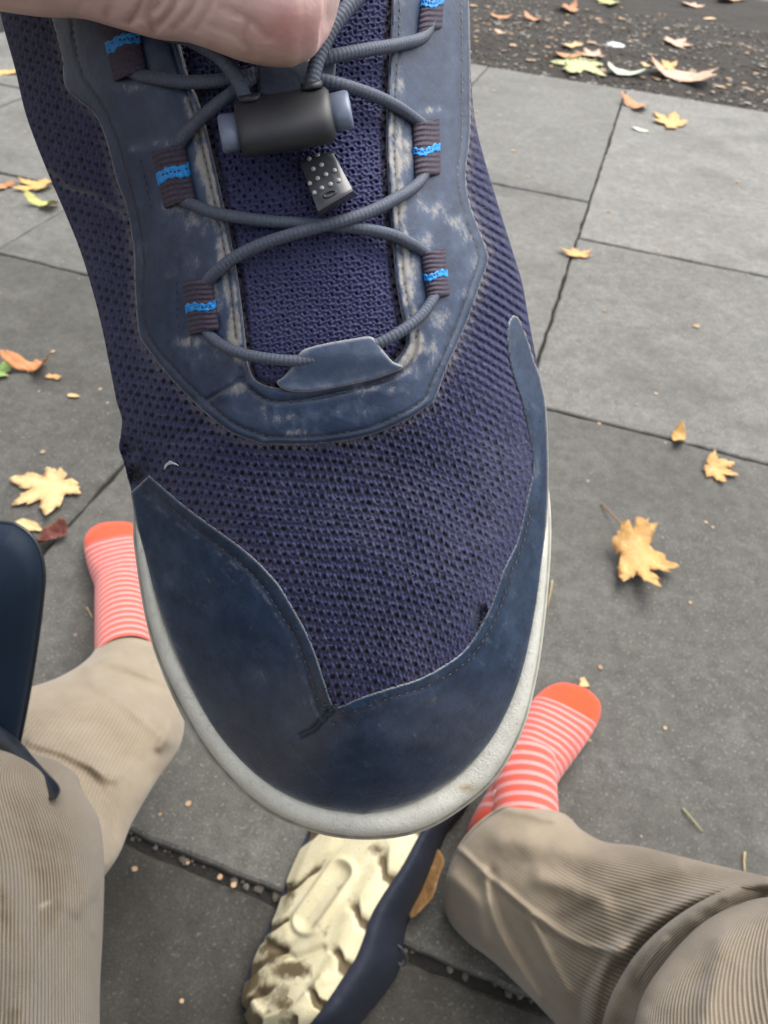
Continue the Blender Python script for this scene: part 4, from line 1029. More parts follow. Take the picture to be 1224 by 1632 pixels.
for P, wd, dp, c_ in (([(208, -40), (224, -6), (219, 16), (206, 34)], 6, .0016, .8), ([(268, -50), (256, 0), (238, 22), (244, 50)], 6.5, .0016, .75), ([(296, -50), (278, 6), (252, 40)], 6, .0014, .7), ([(246, -30), (240, 2), (226, 30)], 5, .0009, .5),
                      ([(322, -40), (306, 10), (276, 46)], 5, .0010, .5), ([(352, -60), (338, 0), (312, 46)], 5, .0007, .35), ([(166, -40), (176, 0), (170, 26)], 5, .0008, .45), ([(120, -60), (130, -10), (122, 18)], 5, .0005, .3), ([(396, 36), (390, 58), (402, 88)], 5, .0008, .4), ([(352, 12), (396, 30), (428, 60)], 5, .0007, .3), ([(330, 40), (365, 52), (396, 76)], 4, .0004, .2)):
    q = np.exp(-(poly_dist(px[:, :2], catmull(P, 10), False) / wd) ** 2) * front
    disp -= dp * q; cr = np.maximum(cr, c_ * q)
bul = np.exp(-((x - 465) / 62) ** 2 - ((y - 28) / 55) ** 2) * front; disp += .0016 * bul + .0004 * (fbm(x / 18 + 40, y / 30 + 40, 201, 3) - .5) * front
bul2 = np.exp(-((x - 235) / 16) ** 2 - ((y - 8) / 40) ** 2) * front + np.exp(-((x - 285) / 12) ** 2 - ((y - 10) / 40) ** 2) * front; disp += .0004 * bul2
view = (Vh - CAM) / np.linalg.norm(Vh - CAM, axis=1)[:, None]
Vh = Vh - view * disp[:, None]
flush = np.clip(.55 * np.exp(-((x - 462) / 58) ** 2 - ((y - 45) / 38) ** 2) + .2 * bul, 0, 1) * front
pale = np.clip(.7 * np.exp(-((y - np.interp(x, [200, 260, 330, 400, 470], [40, 58, 72, 90, 104])) / 14) ** 2) * (x > 330) * (x < 500), 0, 1) * front

# the rest of the body: torso, head, arms and legs inside their clothes
bb_ = MB()
bb_.add(*limb([W([(-420, -350)], .15)[0], wrist, wrist * .6 + np.array([-.42, -.16, .60]) * .4, np.array([-.42, -.16, .60])], [.024, .026, .034, .045], 20, 24))
HIP = np.array([.0, -.34, .47]); SHL, SHR = np.array([-.19, -.36, .93]), np.array([.19, -.36, .93])
bb_.add(*ring_loft([((0, -.34, .40), (.15, 0, 0), (0, .10, 0)), ((0, -.35, .52), (.16, 0, 0), (0, .10, 0)), ((0, -.36, .72), (.15, 0, 0), (0, .09, 0)), ((0, -.37, .88), (.17, 0, 0), (0, .09, 0)), ((0, -.36, .96), (.10, 0, 0), (0, .07, 0)), ((0, -.345, 1.02), (.055, 0, 0), (0, .055, 0)), ((0, -.33, 1.06), (.06, 0, 0), (0, .07, 0)),
                    ((0, -.31, 1.10), (.072, 0, 0), (0, .09, 0)), ((0, -.31, 1.17), (.078, 0, 0), (0, .10, 0)), ((0, -.32, 1.23), (.065, 0, 0), (0, .085, 0)), ((0, -.325, 1.265), (.02, 0, 0), (0, .03, 0))], 28, 60))
bb_.add(*limb([SHL, SHL * .5 + elbow * .5, elbow, elbow * .6 + wrist * .4], [.05, .046, .042, .034], 18, 24))
elR = np.array([.30, -.42, .62]); wrR = np.array([.16, -.22, .66])
bb_.add(*limb([SHR, SHR * .5 + elR * .5, elR, wrR], [.05, .046, .042, .03], 18, 24)); bb_.add(*limb([wrR, wrR + [-.04, .04, .01], wrR + [-.09, .06, .02]], [.03, .036, .02], 14, 12))
LK, RK = W([(-90, 1330)], .39)[0], W([(1440, 1590)], .36)[0]      # knees
LA, RA = G(205, 1010, .09), G(800, 1330, .09)               # ankles
LEGL = [(207, 1030, .80), (195, 1075, .745), (165, 1125, .685), (115, 1175, .67), (60, 1235, .62), (-20, 1310, .52), (-60, 1420, .40), (-110, 1632, .33), (-160, 1900, .25)]
LEGR = [(792, 1362, .74), (796, 1384, .725), (823, 1404, .712), (859, 1434, .694), (906, 1470, .665), (962, 1504, .625), (1055, 1550, .567), (1177, 1592, .497), (1310, 1630, .43), (1360, 1740, .36), (1390, 1900, .29)]
for hip, LG in ((np.array([-.10, -.32, .46]), LEGL), (np.array([.10, -.32, .46]), LEGR)):
    LG = np.array(LG); Pq = np.vstack([W(LG[:, :2], LG[:, 2]), hip]); rr = np.linspace(.031, .050, len(LG)); rr[:2] = .028
    bb_.add(*limb(Pq, np.r_[rr, .085], 18, 60))
FEET = []
for tp, ip in (((177, 838), (206, 1008)), ((927, 1100), (820, 1272))):
    toe = G(*tp, .012)[:2]; heel = toe + (G(*ip, .085)[:2] - toe) / np.linalg.norm(G(*ip, .085)[:2] - toe) * .262
    FEET.append((toe, heel))
    u = (toe - heel) / np.linalg.norm(toe - heel); an = np.r_[heel + u * .055, .09]
    bb_.add(*limb([np.r_[heel + u * .03, .032], np.r_[heel + u * .12, .036], np.r_[toe - u * .07, .022], np.r_[toe - u * .035, .019]], [.019, .024, .015, .011], 14, 20))
    bb_.add(*limb([np.r_[heel + u * .045, .03], an], [.022, .026], 14, 14))
Vb, Fb = remesh(bb_, .011, 'b')
nb_ = len(Vh)
zer = np.zeros(len(Vb))
person = mesh_obj('person', np.vstack([Vh, Vb]), [list(f) for f in Fh] + [[k + nb_ for k in f] for f in Fb], M['skin'], None,
                  {'flush': np.r_[flush, zer], 'pale': np.r_[pale, zer], 'crease': np.r_[cr, zer]}, True, loc=HIP)
tag(person, 'seated person in tan corduroy trousers and striped orange socks pinching the shoe with a thumb', 'person')

# jacket and hair (behind the camera)
M['jacket'] = simple('jacket_cloth', (0.012, 0.016, 0.028), (0.022, 0.028, 0.045), 60, 0.85, 0.3)
M['hair'] = simple('hair', (0.03, 0.02, 0.013), (0.06, 0.04, 0.026), 60, 0.6, 0.5)
jb = MB()
jb.add(*ring_loft([((0, -.345, .45), (.185, 0, 0), (0, .125, 0)), ((0, -.355, .55), (.19, 0, 0), (0, .13, 0)), ((0, -.36, .72), (.185, 0, 0), (0, .125, 0)), ((0, -.37, .88), (.20, 0, 0), (0, .12, 0)), ((0, -.365, .97), (.12, 0, 0), (0, .085, 0)), ((0, -.355, 1.01), (.075, 0, 0), (0, .07, 0))], 32, 50))
jb.add(*limb([SHL, SHL * .5 + elbow * .5, elbow, elbow * .55 + wrist * .45], [.075, .068, .066, .050], 20, 30))
jb.add(*limb([SHR, SHR * .5 + elR * .5, elR, wrR * .8 + elR * .2], [.075, .068, .066, .048], 20, 30))
Vj, Fj = remesh(jb, .011, 'j'); mesh_obj('jacket', Vj, Fj, M['jacket'], person)
Vr, Fr = ring_loft([((0, -.345, 1.12), (.07, 0, 0), (0, .085, 0)), ((0, -.335, 1.17), (.086, 0, 0), (0, .105, 0)), ((0, -.335, 1.23), (.078, 0, 0), (0, .098, 0)), ((0, -.335, 1.275), (.03, 0, 0), (0, .04, 0))], 24, 24)
mesh_obj('hair', Vr, Fr, M['hair'], person)

# ---- trousers
def mat_cord():
    m, t, b = material('tan_corduroy'); g = N(t, b)
    c = g.mix(g.ramp(g.noise(28, 5, 0.65), [(0.3, 0.0), (0.7, 1.0)]), (0.238, 0.194, 0.138), (0.290, 0.242, 0.178))
    rib = g.attr('rib')
    s_ = g.math('SINE', rib); s_ = g.math('ADD', g.math('MULTIPLY', s_, 0.5), 0.5)
    ra = g.attr('ribamp')
    dk = g.math('MULTIPLY', g.math('SUBTRACT', 1.0, s_), ra)
    c = g.mix(g.math('MULTIPLY', dk, 0.8), c, (0.085, 0.066, 0.046))
    c = g.mix(g.attr('worn'), c, (0.40, 0.35, 0.28))
    g.color(c); g.rough(0.9); b.inputs['Sheen Weight'].default_value = 0.25; b.inputs['Sheen Roughness'].default_value = .4; b.inputs['Specular IOR Level'].default_value = .2
    g.bump(g.math('MULTIPLY', s_, ra), 0.7, 0.0009); g.bump(g.noise(700, 3), 0.3, 0.0008)
    return m
M['cord_cloth'] = mat_cord()

def leg_loft(st, m, n, ribs, folds=(), swirl=0.0, noise=.004, sd=0, amp=None, worn=()):
    """st rows: cx, cy, depth, ax, ay, ad, bx, by, bd (pixels and metres of depth)"""
    S = catmull(np.array(st, float), m); t = np.linspace(0, 2 * np.pi, n, endpoint=False)
    ct, st_ = np.cos(t)[None], np.sin(t)[None]
    X = S[:, 0:1] + ct * S[:, 3:4] + st_ * S[:, 6:7]; Y = S[:, 1:2] + ct * S[:, 4:5] + st_ * S[:, 7:8]
    Dp = S[:, 2:3] + ct * S[:, 5:6] + st_ * S[:, 8:9]
    X, Y, Dp = X.ravel(), Y.ravel(), Dp.ravel(); p = np.column_stack([X, Y])
    h = noise * (fbm(X / 60 + 11, Y / 60 + 11, 150 + sd, 3) - .5) * 3 + (.0012 if sd in (1, 3) else .0008) * np.abs(fbm((X + Y) / 75 + 11, (X - Y) / 30 + 31, 190 + sd, 3) - .5)
    for P, wd, hh in folds: h += (1.45 if hh > 0 else .75) * hh * np.exp(-(poly_dist(p, catmull(P, 14), False) / wd) ** 2)
    wn = np.zeros(len(X))
    for P, wd, a in worn: wn = np.maximum(wn, a * np.exp(-(poly_dist(p, catmull(P, 14), False) / wd) ** 2))
    if sd in (1, 3):
        rw = np.repeat(np.linspace(0, 1, m), n); h += .0016 * (rw < .045) - .0022 * np.exp(-((rw - .047) / .005) ** 2)
    V = W(p, Dp - h * (np.sin(np.tile(t, m)) > -.3))
    rib = (np.tile(t, m) + np.repeat(np.linspace(0, 1, m), n) * swirl) * ribs
    ra = np.ones(len(X)) if amp is None else amp(X, Y, Dp)
    return V, grid_faces(m, n, True).tolist(), rib, ra, wn

parts = []
# left shin: cuff at the ankle, widening towards the knee
parts.append(leg_loft([(205, 1012, .80, 48, 8, 0, 0, -8, -.02), (209, 1030, .785, 52, 8, 0, 0, -12, -.035), (207, 1062, .75, 68, 10, 0, 0, -14, -.045), (190, 1104, .70, 102, 20, 0, -4, -16, -.05), (140, 1150, .63, 148, 34, 0, -6, -14, -.055), (85, 1205, .565, 160, 46, 0, -8, -10, -.055), (40, 1262, .51, 170, 50, 0, -8, -6, -.055), (0, 1330, .46, 185, 40, 0, -6, 0, -.05), (-45, 1410, .43, 180, 25, 0, 0, 0, -.05)], 160, 260, 150,
    folds=[([(140, 1060), (180, 1052), (230, 1072), (285, 1100)], 11, .006), ([(150, 1085), (200, 1120), (248, 1160), (268, 1180)], 13, .007), ([(180, 1075), (235, 1085), (262, 1095)], 9, -.004), ([(60, 1110), (110, 1130), (170, 1180), (230, 1235)], 20, -.006), ([(50, 1180), (120, 1205), (180, 1240)], 11, .007), ([(205, 1040), (240, 1050)], 7, .004), ([(250, 1125), (275, 1150), (255, 1190)], 9, .005), ([(140, 1230), (175, 1290), (180, 1330)], 9, -.006)],
    swirl=.8, noise=.0035, sd=1, amp=lambda X, Y, d: .35 * sstep(.72, .55, d)))
# left thigh, in front of the shin
parts.append(leg_loft([(40, 1205, .425, 60, 14, 0, -4, -8, -.01), (10, 1215, .42, 112, 20, 0, -10, -12, -.03), (-20, 1245, .41, 152, 16, .005, -10, -8, -.045), (-32, 1300, .392, 190, 8, .01, -6, 0, -.055), (-40, 1380, .368, 206, 0, .012, 0, 0, -.06), (-60, 1480, .338, 224, 0, .015, 0, 0, -.062), (-90, 1632, .292, 249, 0, .018, 0, 0, -.065), (-160, 1900, .235, 330, 0, .02, 0, 0, -.06)], 170, 300, 205,
    folds=[([(30, 1186), (80, 1196), (128, 1222)], 7, .005), ([(90, 1240), (120, 1330), (130, 1430)], 26, .005), ([(20, 1300), (60, 1420), (90, 1560)], 30, -.006), ([(100, 1450), (60, 1540), (40, 1632)], 24, .006), ([(150, 1330), (120, 1420), (110, 1500)], 14, -.003), ([(0, 1400), (30, 1480), (20, 1600)], 20, .004)],
    swirl=.55, noise=.003, sd=2, worn=[([(30, 1186), (80, 1196), (128, 1222)], 5, .6), ([(66, 1444), (78, 1438)], 4, .8)]))
# right shin: cuff ring seen from above, leg running off to the right
parts.append(leg_loft([(793.0, 1359.0, 0.716, 69.0, -71.0, 0, -40, -40, -0.015), (794.5, 1380.0, 0.708, 78.5, -84.0, 0, -36, -44, -0.03), (823.0, 1399.5, 0.695, 83.0, -96.5, 0, -30, -40, -0.045), (859.0, 1429.5, 0.67, 71.0, -104.5, 0, -18, -22, -0.05), (906.5, 1467.0, 0.64, 58.5, -125.0, 0, -8, -10, -0.055), (962.5, 1499.5, 0.6, 57.5, -150.5, 0, 0, 0, -0.06), (1055.0, 1545.5, 0.54, 55.0, -174.5, 0, 0, 0, -0.06), (1177.0, 1588.5, 0.47, 47.0, -191.5, 0, 0, 0, -0.06), (1310.0, 1625.0, 0.4, 40.0, -205.0, 0, 0, 0, -0.06)], 190, 300, 145,
    folds=[([(728, 1350), (770, 1390), (812, 1425), (858, 1462), (915, 1500), (975, 1516)], 6, .004), ([(735, 1362), (777, 1400), (820, 1440), (866, 1478), (920, 1514)], 5, -.003), ([(782, 1392), (800, 1470), (838, 1540), (870, 1590)], 10, -.006), ([(772, 1392), (790, 1470), (826, 1540), (856, 1590)], 9, .005), ([(846, 1462), (872, 1520), (905, 1580)], 8, .004), ([(790, 1260), (812, 1272), (850, 1282)], 8, -.005), ([(770, 1280), (830, 1292), (880, 1304)], 10, .005), ([(800, 1340), (880, 1350), (960, 1372)], 22, .004), ([(900, 1470), (960, 1440), (1060, 1410), (1200, 1392)], 16, -.005),
           ([(985, 1520), (1040, 1470), (1120, 1428), (1224, 1404)], 13, .009), ([(1000, 1560), (1052, 1500), (1130, 1452), (1220, 1430)], 12, -.007), ([(940, 1632), (955, 1560), (985, 1510)], 13, .009), ([(915, 1632), (930, 1580), (960, 1530)], 9, -.006), ([(720, 1400), (760, 1440), (770, 1490)], 14, .005), ([(860, 1400), (920, 1420), (960, 1440)], 16, .004)],
    swirl=.5, noise=.002, sd=3, amp=lambda X, Y, d: .12 + .75 * sstep(850, 1010, X + .25 * (Y - 1400))))
# right thigh in front, cut by the right border
parts.append(leg_loft([(1290, 1440, .405, 60, 10, 0, 0, -6, -.01), (1300, 1448, .40, 118, 8, 0, 0, -10, -.025), (1310, 1475, .39, 190, 4, .01, 0, -6, -.04), (1320, 1530, .372, 258, 0, .015, 0, 0, -.05), (1335, 1600, .35, 316, 0, .018, 0, 0, -.058), (1350, 1700, .318, 350, 0, .02, 0, 0, -.06), (1380, 1900, .26, 420, 0, .02, 0, 0, -.06)], 150, 300, 215,
    folds=[([(1040, 1600), (1090, 1570), (1150, 1540)], 14, -.004), ([(1150, 1500), (1140, 1560), (1120, 1632)], 18, .004), ([(1210, 1480), (1200, 1560), (1190, 1632)], 20, -.003)],
    swirl=.3, noise=.0025, sd=4))
# the roll of cloth pushed up between shin and thigh
fs_ = []
for (x, y, d), (tx, ty), hw in zip([(1380, 1420, .45), (1224, 1426, .458), (1130, 1464, .472), (1052, 1526, .487), (1000, 1600, .50), (968, 1690, .512)], [(-1, .1), (-.97, .25), (-.87, .5), (-.7, .72), (-.5, .87), (-.3, .95)], [4, 31, 36, 38, 34, 26]):
    fs_.append((x, y, d, ty * hw * .85, -tx * hw * .85, 0, 0, 0, -.020))
parts.append(leg_loft(fs_, 100, 120, 46, folds=[([(1150, 1440), (1110, 1490)], 7, -.0025), ([(1060, 1500), (1020, 1560)], 7, .002)], swirl=.3, noise=.002, sd=5))
# hips, out of the picture
hb = MB()
hb.add(*limb([W([(-160, 1900)], .235)[0], np.array([-.115, -.20, .48]), np.array([-.09, -.36, .46])], [.075, .092, .11], 24, 20))
hb.add(*limb([W([(1380, 1900)], .26)[0], np.array([.13, -.20, .48]), np.array([.09, -.36, .46])], [.085, .092, .11], 24, 20))
V_, F_, rb, ra_, wn_ = [], [], [], [], []; n0 = 0
for V, Fc, a, b_, c in parts:
    V_.append(V); F_ += [[k + n0 for k in f] for f in Fc]; rb.append(a); ra_.append(b_); wn_.append(c); n0 += len(V)
for V, Fc in zip(hb.V, [None, None]):
    pass
V_.append(np.vstack(hb.V)); F_ += [[k + n0 for k in f] for f in hb.F]; z0 = np.zeros(len(V_[-1])); rb.append(z0); ra_.append(z0); wn_.append(z0)
tro = mesh_obj('trousers', np.vstack(V_), F_, M['cord_cloth'], person, {'rib': np.concatenate(rb), 'ribamp': np.concatenate(ra_), 'worn': np.concatenate(wn_)})
sd_ = tro.modifiers.new('cloth_thickness', 'SOLIDIFY'); sd_.thickness = 0.0016; sd_.offset = -1

# ---- socks
def mat_sock():
    m, t, b = material('striped_sock'); g = N(t, b)
    s_ = g.attr('band'); cap = g.attr('cap'); fz = g.noise(260, 3)
    f = g.math('FRACT', g.math('ADD', s_, g.math('MULTIPLY', g.math('SUBTRACT', fz, .5), .10)))
    st = g.ramp(f, [(0.50, 0.0), (0.60, 1.0), (0.90, 1.0), (0.98, 0.0)])
    c = g.mix(st, (0.62, 0.105, 0.072), (0.66, 0.32, 0.31))
    c = g.mix(g.ramp(cap, [(0.48, 0.0), (0.52, 1.0)]), c, (0.70, 0.075, 0.018))
    c = g.mix(g.math('MULTIPLY', g.noise(900, 2), .35), c, (0.45, 0.06, 0.04))
    g.color(c); g.rough(0.9); b.inputs['Sheen Weight'].default_value = 0.2; b.inputs['Specular IOR Level'].default_value = .2
    g.bump(g.noise(1300, 3), 0.6, 0.001)
    return m
M['sock'] = mat_sock()
def sock(toe, heel, side, kn, sd):
    u = (toe - heel) / np.linalg.norm(toe - heel); v = np.array([u[1], -u[0]]); L = np.linalg.norm(toe - heel)
    # s (0 heel..1 toe), half width, height, sideways shift
    T = np.array([(-.005, .006, .03, .0), (.0, .018, .05, .0), (.03, .027, .062, .0), (.10, .032, .08, .0), (.22, .033, .096, .0), (.36, .035, .088, .001), (.50, .038, .070, .003), (.64, .043, .056, .004), (.76, .0455, .045, .004), (.86, .044, .037, .003), (.93, .038, .031, .004), (.975, .027, .024, .006), (.995, .014, .016, .008), (1.0, .003, .010, .009)])
    S = catmull(T, 90); n = 64; t = np.linspace(0, 2 * np.pi, n, endpoint=False); V = []; band = []; cap = []
    for s_, w_, h_, o_ in S:
        x = np.sign(np.cos(t)) * np.abs(np.cos(t)) ** .85 * max(w_ * (1 if side > 0 else .88), .001); z = np.sin(t)
        zz = np.where(z > 0, .42 + .58 * z, .42 + .42 * np.sign(z) * np.abs(z) ** .6) * h_
        tipw = 1 - .06 * (x / .045) * side * sstep(.7, 1, s_)     # the big toe reaches farther
        c = heel + u * L * s_
        P = c[None] + v[None] * (x + o_ * side)[:, None] + u[None] * ((tipw - 1) * L * .9)[:, None]
        V.append(np.column_stack([P, zz + .002]))
        bow = .018 * np.cos(t) * side + .022 * np.clip(np.sin(t), 0, 1)
        band.append((s_ + bow) * L / (.0122 if side > 0 else .0108)); cap.append(np.where(s_ + bow * .8 > .845, 1.0, 0.0) * 0 + np.clip((s_ + bow * .9 - .815) * 12 + .5, 0, 1))
    V = np.vstack(V); p2 = V
    V = V + np.column_stack([np.zeros((len(V), 2)), .0022 * (fbm(V[:, 0] * 90 + 40, V[:, 1] * 90 + 40, 160 + sd, 3) - .5)])
    hl = np.concatenate([np.clip((.10 - s_) * 14 + .5, 0, 1) * np.ones(n) for s_ in S[:, 0]])
    band = np.concatenate(band); cap = np.maximum(np.concatenate(cap), hl)
    Fc = grid_faces(len(S), n, True).tolist(); n1 = len(V)
    an = np.r_[heel + u * (.062 if side > 0 else .078), .075]; kn = np.asarray(kn); ax = (kn - an) / np.linalg.norm(kn - an)
    top_ = .12 if side > 0 else .062
    C_ = np.array([an + ax * q for q in np.linspace(-.03, top_, 22)]); V2, F2 = tube_geo(C_, np.linspace(.034, .034, 22), 40, False)
    F_ = Fc + [[k + n1 for k in f] for f in F2]
    b2 = np.repeat(np.linspace(-.03, top_, 22), 40) / .0115
    return mesh_obj('sock', np.vstack([V, V2]), F_, M['sock'], person, {'band': np.r_[band, b2], 'cap': np.r_[cap, np.zeros(len(V2))]})
sock(*FEET[0], 1, W([(205, 1085)], .735)[0], 1)
sock(*FEET[1], -1, W([(838, 1348)], .685)[0], 2)

# =================================================================== THE SECOND SHOE, on its side on the slabs
def mat_outsole():
    m, t, b = material('yellowed_outsole'); g = N(t, b)
    c = g.mix(g.ramp(g.noise(34, 5, 0.65), [(0.3, 0.0), (0.7, 1.0)]), (0.50, 0.445, 0.27), (0.61, 0.56, 0.385))
    d = g.attr('dirt'); f = g.noise(150, 6, 0.7)
    c = g.mix(g.ramp(g.math('ADD', d, g.math('MULTIPLY', g.math('SUBTRACT', f, .5), .8)), [(0.18, 0.0), (0.58, 1.0)]), c, (0.115, 0.085, 0.045))
    c = g.mix(g.ramp(g.noise(420, 4, 0.7), [(0.62, 0.0), (0.7, 0.8)]), c, (0.16, 0.13, 0.08))
    g.color(c); g.rough(0.72); b.inputs['Specular IOR Level'].default_value = .3; g.bump(g.noise(300, 5), .4, .001); b.inputs['Subsurface Weight'].default_value = 0.1; b.inputs['Subsurface Radius'].default_value = (.004, .003, .001); b.inputs['Subsurface Scale'].default_value = .5
    return m
M['outsole'] = mat_outsole()
sh2 = empty('shoe', G(560, 1500, 0), 'second shoe lying on its side with its yellowed wavy rubber sole turned up', 'shoe')
# edges of the outsole from the far end to the near rounded end
Ledge = catmull([(612, 1214), (570, 1218), (528, 1246), (502, 1300), (482, 1345), (463, 1388), (449, 1424), (436, 1460), (418, 1496), (402, 1532), (388, 1568), (384, 1596), (390, 1624), (408, 1650), (440, 1664)], 240)
Redge = catmull([(612, 1214), (660, 1216), (696, 1240), (690, 1290), (664, 1338), (640, 1382), (612, 1424), (592, 1458), (580, 1494), (566, 1528), (540, 1568), (520, 1598), (496, 1630), (474, 1652), (440, 1664)], 240)
nq = 110; q = np.linspace(0, 1, nq)[None, :]; s = np.linspace(0, 1, 240)[:, None]
X = Ledge[:, 0:1] * (1 - q) + Redge[:, 0:1] * q; Y = Ledge[:, 1:2] * (1 - q) + Redge[:, 1:2] * q
sc = np.repeat(s, nq, 1); qc = np.repeat(q, 240, 0)
zb = .012 + .078 * np.sin(qc * np.pi / 2 * .96) ** .9 * sstep(1.02, .80, sc) ** .5 * sstep(-.02, .10, sc) ** .5
ph = sc * 7.4 - 2.3 * np.abs(qc - .52) + .35 * (fbm(X / 60 + 3, Y / 60 + 3, 180, 2) - .5) + .22 * np.abs(((qc * 5) % 1) - .5)
saw = (ph % 1.0); lug = sstep(.0, .13, saw) * sstep(1.0, .70, saw) * (.85 + .3 * vnoise(np.floor(ph) * 3.7 + 5, np.sign(qc - .52) * 2 + 7, 181))
side_ = sstep(.14, .30, np.abs(qc - .52))
px_ = np.column_stack([X.ravel(), Y.ravel()])
ov = poly_dist(px_, np.array([(490, 1468), (545, 1390)], float), False).reshape(X.shape)
oval = np.exp(-((ov - 20) / 5) ** 2) - .9 * np.exp(-(ov / 11) ** 4)
ovm = sstep(36, 24, ov)
h = .0062 * (lug - .5) * side_ * (1 - ovm) + .0035 * oval + .004 * sstep(.12, 0, np.minimum(qc, 1 - qc)) * -1
heelring = np.exp(-((poly_dist(px_, np.array([(405, 1590), (425, 1625), (470, 1610), (520, 1560)], float), False).reshape(X.shape)) / 8) ** 2)
h += .004 * heelring
h -= .004 * np.exp(-((poly_dist(px_, np.array([(420, 1500), (470, 1528), (512, 1512)], float), False).reshape(X.shape)) / 7) ** 2)
nlk = np.array([-.62, -.05, .78]); nlk /= np.linalg.norm(nlk)
base = np.array([W([(a, b)], depth_at_z(a, b, zz))[0] for a, b, zz in zip(X.ravel(), Y.ravel(), zb.ravel())])
Vs = base + nlk * h.ravel()[:, None]
dirt = .85 * (1 - lug) ** 1.3 * side_ * (1 - ovm) + .45 * sstep(.55, .85, sc) * (1 - heelring) * (vnoise(X / 22, Y / 22, 170) > .35) + .3 * sstep(.3, .0, qc) * sstep(.4, .7, sc)
for bx, by, rx, ry, am in ((432, 1512, 22, 26, .9), (402, 1560, 16, 34, .9), (470, 1548, 34, 16, .85), (455, 1600, 30, 18, .5), (508, 1478, 16, 22, .7), (545, 1420, 14, 26, .6), (460, 1420, 14, 30, .5), (600, 1352, 14, 12, .7), (490, 1365, 10, 14, .6), (410, 1622, 12, 10, .8)):
    dirt = np.maximum(dirt, am * np.exp(-((X - bx) / rx) ** 2 - ((Y - by) / ry) ** 2) * (.5 + .9 * fbm(X / 14, Y / 14, 173, 3)))
dirt = dirt + .40 * (fbm(X / 30, Y / 30, 171, 3) - .45) - .35 * ovm * (1 - .7 * (oval < -.2))
mesh_obj('outsole', Vs, grid_faces(240, nq), M['outsole'], sh2, {'dirt': np.clip(dirt, 0, 1).ravel()})
# upper: bulges away from the sole's high edge and comes down on the slab to the right
Uedge = catmull([(616, 1212), (700, 1204), (756, 1232), (746, 1284), (712, 1330), (694, 1376), (676, 1420), (652, 1466), (644, 1500), (640, 1536), (622, 1572), (590, 1612), (556, 1650), (500, 1680), (440, 1668)], 240)
k = 40; U_ = []
for i in range(240):
    a = Redge[i]; c = Uedge[i]; zr = zb[i, -1]
    for j in range(k):
        t = j / (k - 1); p_ = a * (1 - t) + c * t
        zz = max(.004, zr * math.cos(t * math.pi / 2) ** .8 + .012 * math.sin(t * math.pi) * sstep(1.0, .8, i / 239))
        U_.append(W([p_], depth_at_z(p_[0], p_[1], zz))[0])
U_ = np.array(U_); U_ += (.003 * (fbm(U_[:, 0] * 60 + 30, U_[:, 1] * 60 + 30, 175, 3) - .5))[:, None] * np.array([0, 0, 1])
zer = np.zeros(len(U_))
M['upper2'] = mat_leather('navy_shoe_upper', (0.004, 0.007, 0.016), (0.008, 0.013, 0.028), (0.03, 0.036, 0.05), (0.05, 0.06, 0.08), 0.78)
mesh_obj('upper', U_, grid_faces(240, k), M['upper2'], sh2, {'wear': np.clip(.4 * (fbm(U_[:, 0] * 60 + 30, U_[:, 1] * 60 + 30, 177, 4) - .35), 0, 1), 'edge': zer, 'grime': zer})
# the body of the shoe underneath, so that it is solid
under = []
for i in range(0, 240, 4):
    a, b = Ledge[i], Uedge[i]
    for j in range(8):
        t = j / 7; p_ = a * (1 - t) + b * t; under.append(W([p_], depth_at_z(p_[0], p_[1], .003))[0])
mesh_obj('shoe_side', np.array(under), grid_faces(60, 8), M['upper2'], sh2, {'wear': np.zeros(480), 'edge': np.zeros(480), 'grime': np.zeros(480)})
lp = [(628, 1502, .03), (640, 1512, .03), (648, 1526, .025), (644, 1538, .02), (634, 1534, .02), (634, 1518, .025), (622, 1545, .03), (606, 1568, .035), (596, 1582, .035)]
C_ = catmull([W([(a, b)], depth_at_z(a, b, z))[0] for a, b, z in lp], 50); V, Fc = tube_geo(C_, .0013, 8); mesh_obj('lace', V, Fc, M['lock'], sh2)

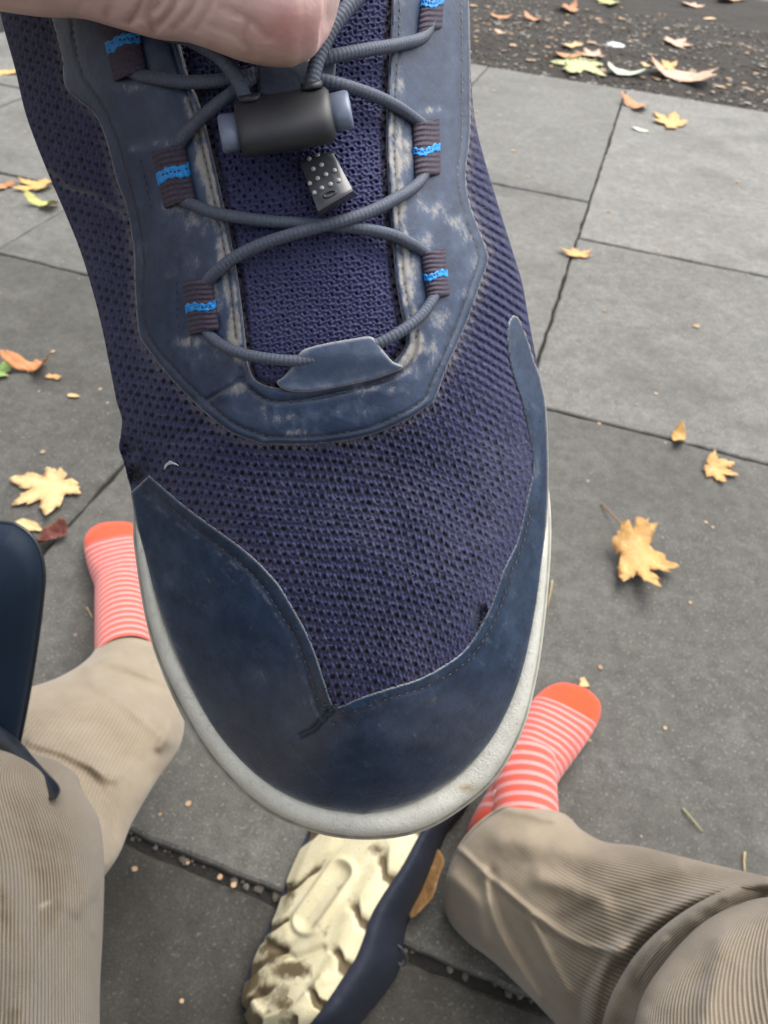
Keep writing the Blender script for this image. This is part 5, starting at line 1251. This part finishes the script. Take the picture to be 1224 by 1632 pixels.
# =================================================================== THE NAVY BAG at the left border
M['bag'] = simple('navy_bag_cloth', (0.0018, 0.009, 0.022), (0.003, 0.012, 0.028), 30, 0.65, 0.25, 0.0005, 700, spec=.25)
M['piping'] = simple('black_piping', (0.006, 0.009, 0.014), (0.012, 0.016, 0.024), 200, 0.35, 0.1)
bag = empty('bag', W([(-150, 1050)], .44)[0], 'dark navy smooth bag with rounded corner and black piping beside the left leg', 'bag')
BO = catmull([(-330, 900), (-250, 846), (-120, 830), (0, 833), (34, 842), (58, 868), (69, 910), (66, 960), (57, 1030), (44, 1110), (28, 1190), (6, 1280), (-20, 1360), (-90, 1410), (-220, 1400), (-320, 1330), (-350, 1100)], 200, True)
cen = np.array([-140, 1100.]); rings = []; N_ = len(BO)
for sc_, dz in ((1.0, 0.0), (.985, -.006), (.95, -.012), (.86, -.017), (.6, -.021), (.3, -.022), (.02, -.022)): rings.append(W(cen + (BO - cen) * sc_, .43 + dz + .00004 * (BO[:, 1] - 1100)))
mesh_obj('front_panel', np.vstack(rings), grid_faces(len(rings), N_, True), M['bag'], bag)
rings = [W(cen + (BO - cen) * sc_, .43 + dz + .00004 * (BO[:, 1] - 1100)) for sc_, dz in ((1.0, 0), (.975, .02), (.96, .05), (.93, .075), (.85, .085), (.4, .088), (.02, .088))]
mesh_obj('gusset', np.vstack(rings), grid_faces(len(rings), N_, True), M['bag'], bag)
Pp = W(BO, .429 + .00004 * (BO[:, 1] - 1100)); V, Fc = tube_geo(np.vstack([Pp, Pp[:2]]), .0016, 10); mesh_obj('piping', V, Fc, M['piping'], bag)
T_ = np.array([(-40, 1150), (0, 1178), (24, 1198), (44, 1222), (66, 1246), (82, 1262), (90, 1272)], float); T_ = catmull(T_, 40)
tt = np.gradient(T_, axis=0); tt /= np.linalg.norm(tt, axis=1)[:, None]; nn = np.column_stack([-tt[:, 1], tt[:, 0]])
wd = 17 * np.sqrt(np.clip(1 - np.clip((np.arange(40) / 39 - .72) / .28, 0, 1) ** 2.2, .02, 1))
dz = np.linspace(.418, .36, 40)
R4 = np.stack([W(T_ + nn * (wd * a)[:, None], dz + b) for a, b in ((-1, 0), (-.8, -.0016), (0, -.0022), (.8, -.0016), (1, 0), (.8, .0012), (0, .0015), (-.8, .0012))], 1)
Vt = R4.reshape(-1, 3); mesh_obj('strap_end', Vt, grid_faces(40, 8, True).tolist() + [list(range(8))[::-1], [39 * 8 + k for k in range(8)]], M['piping'], bag)
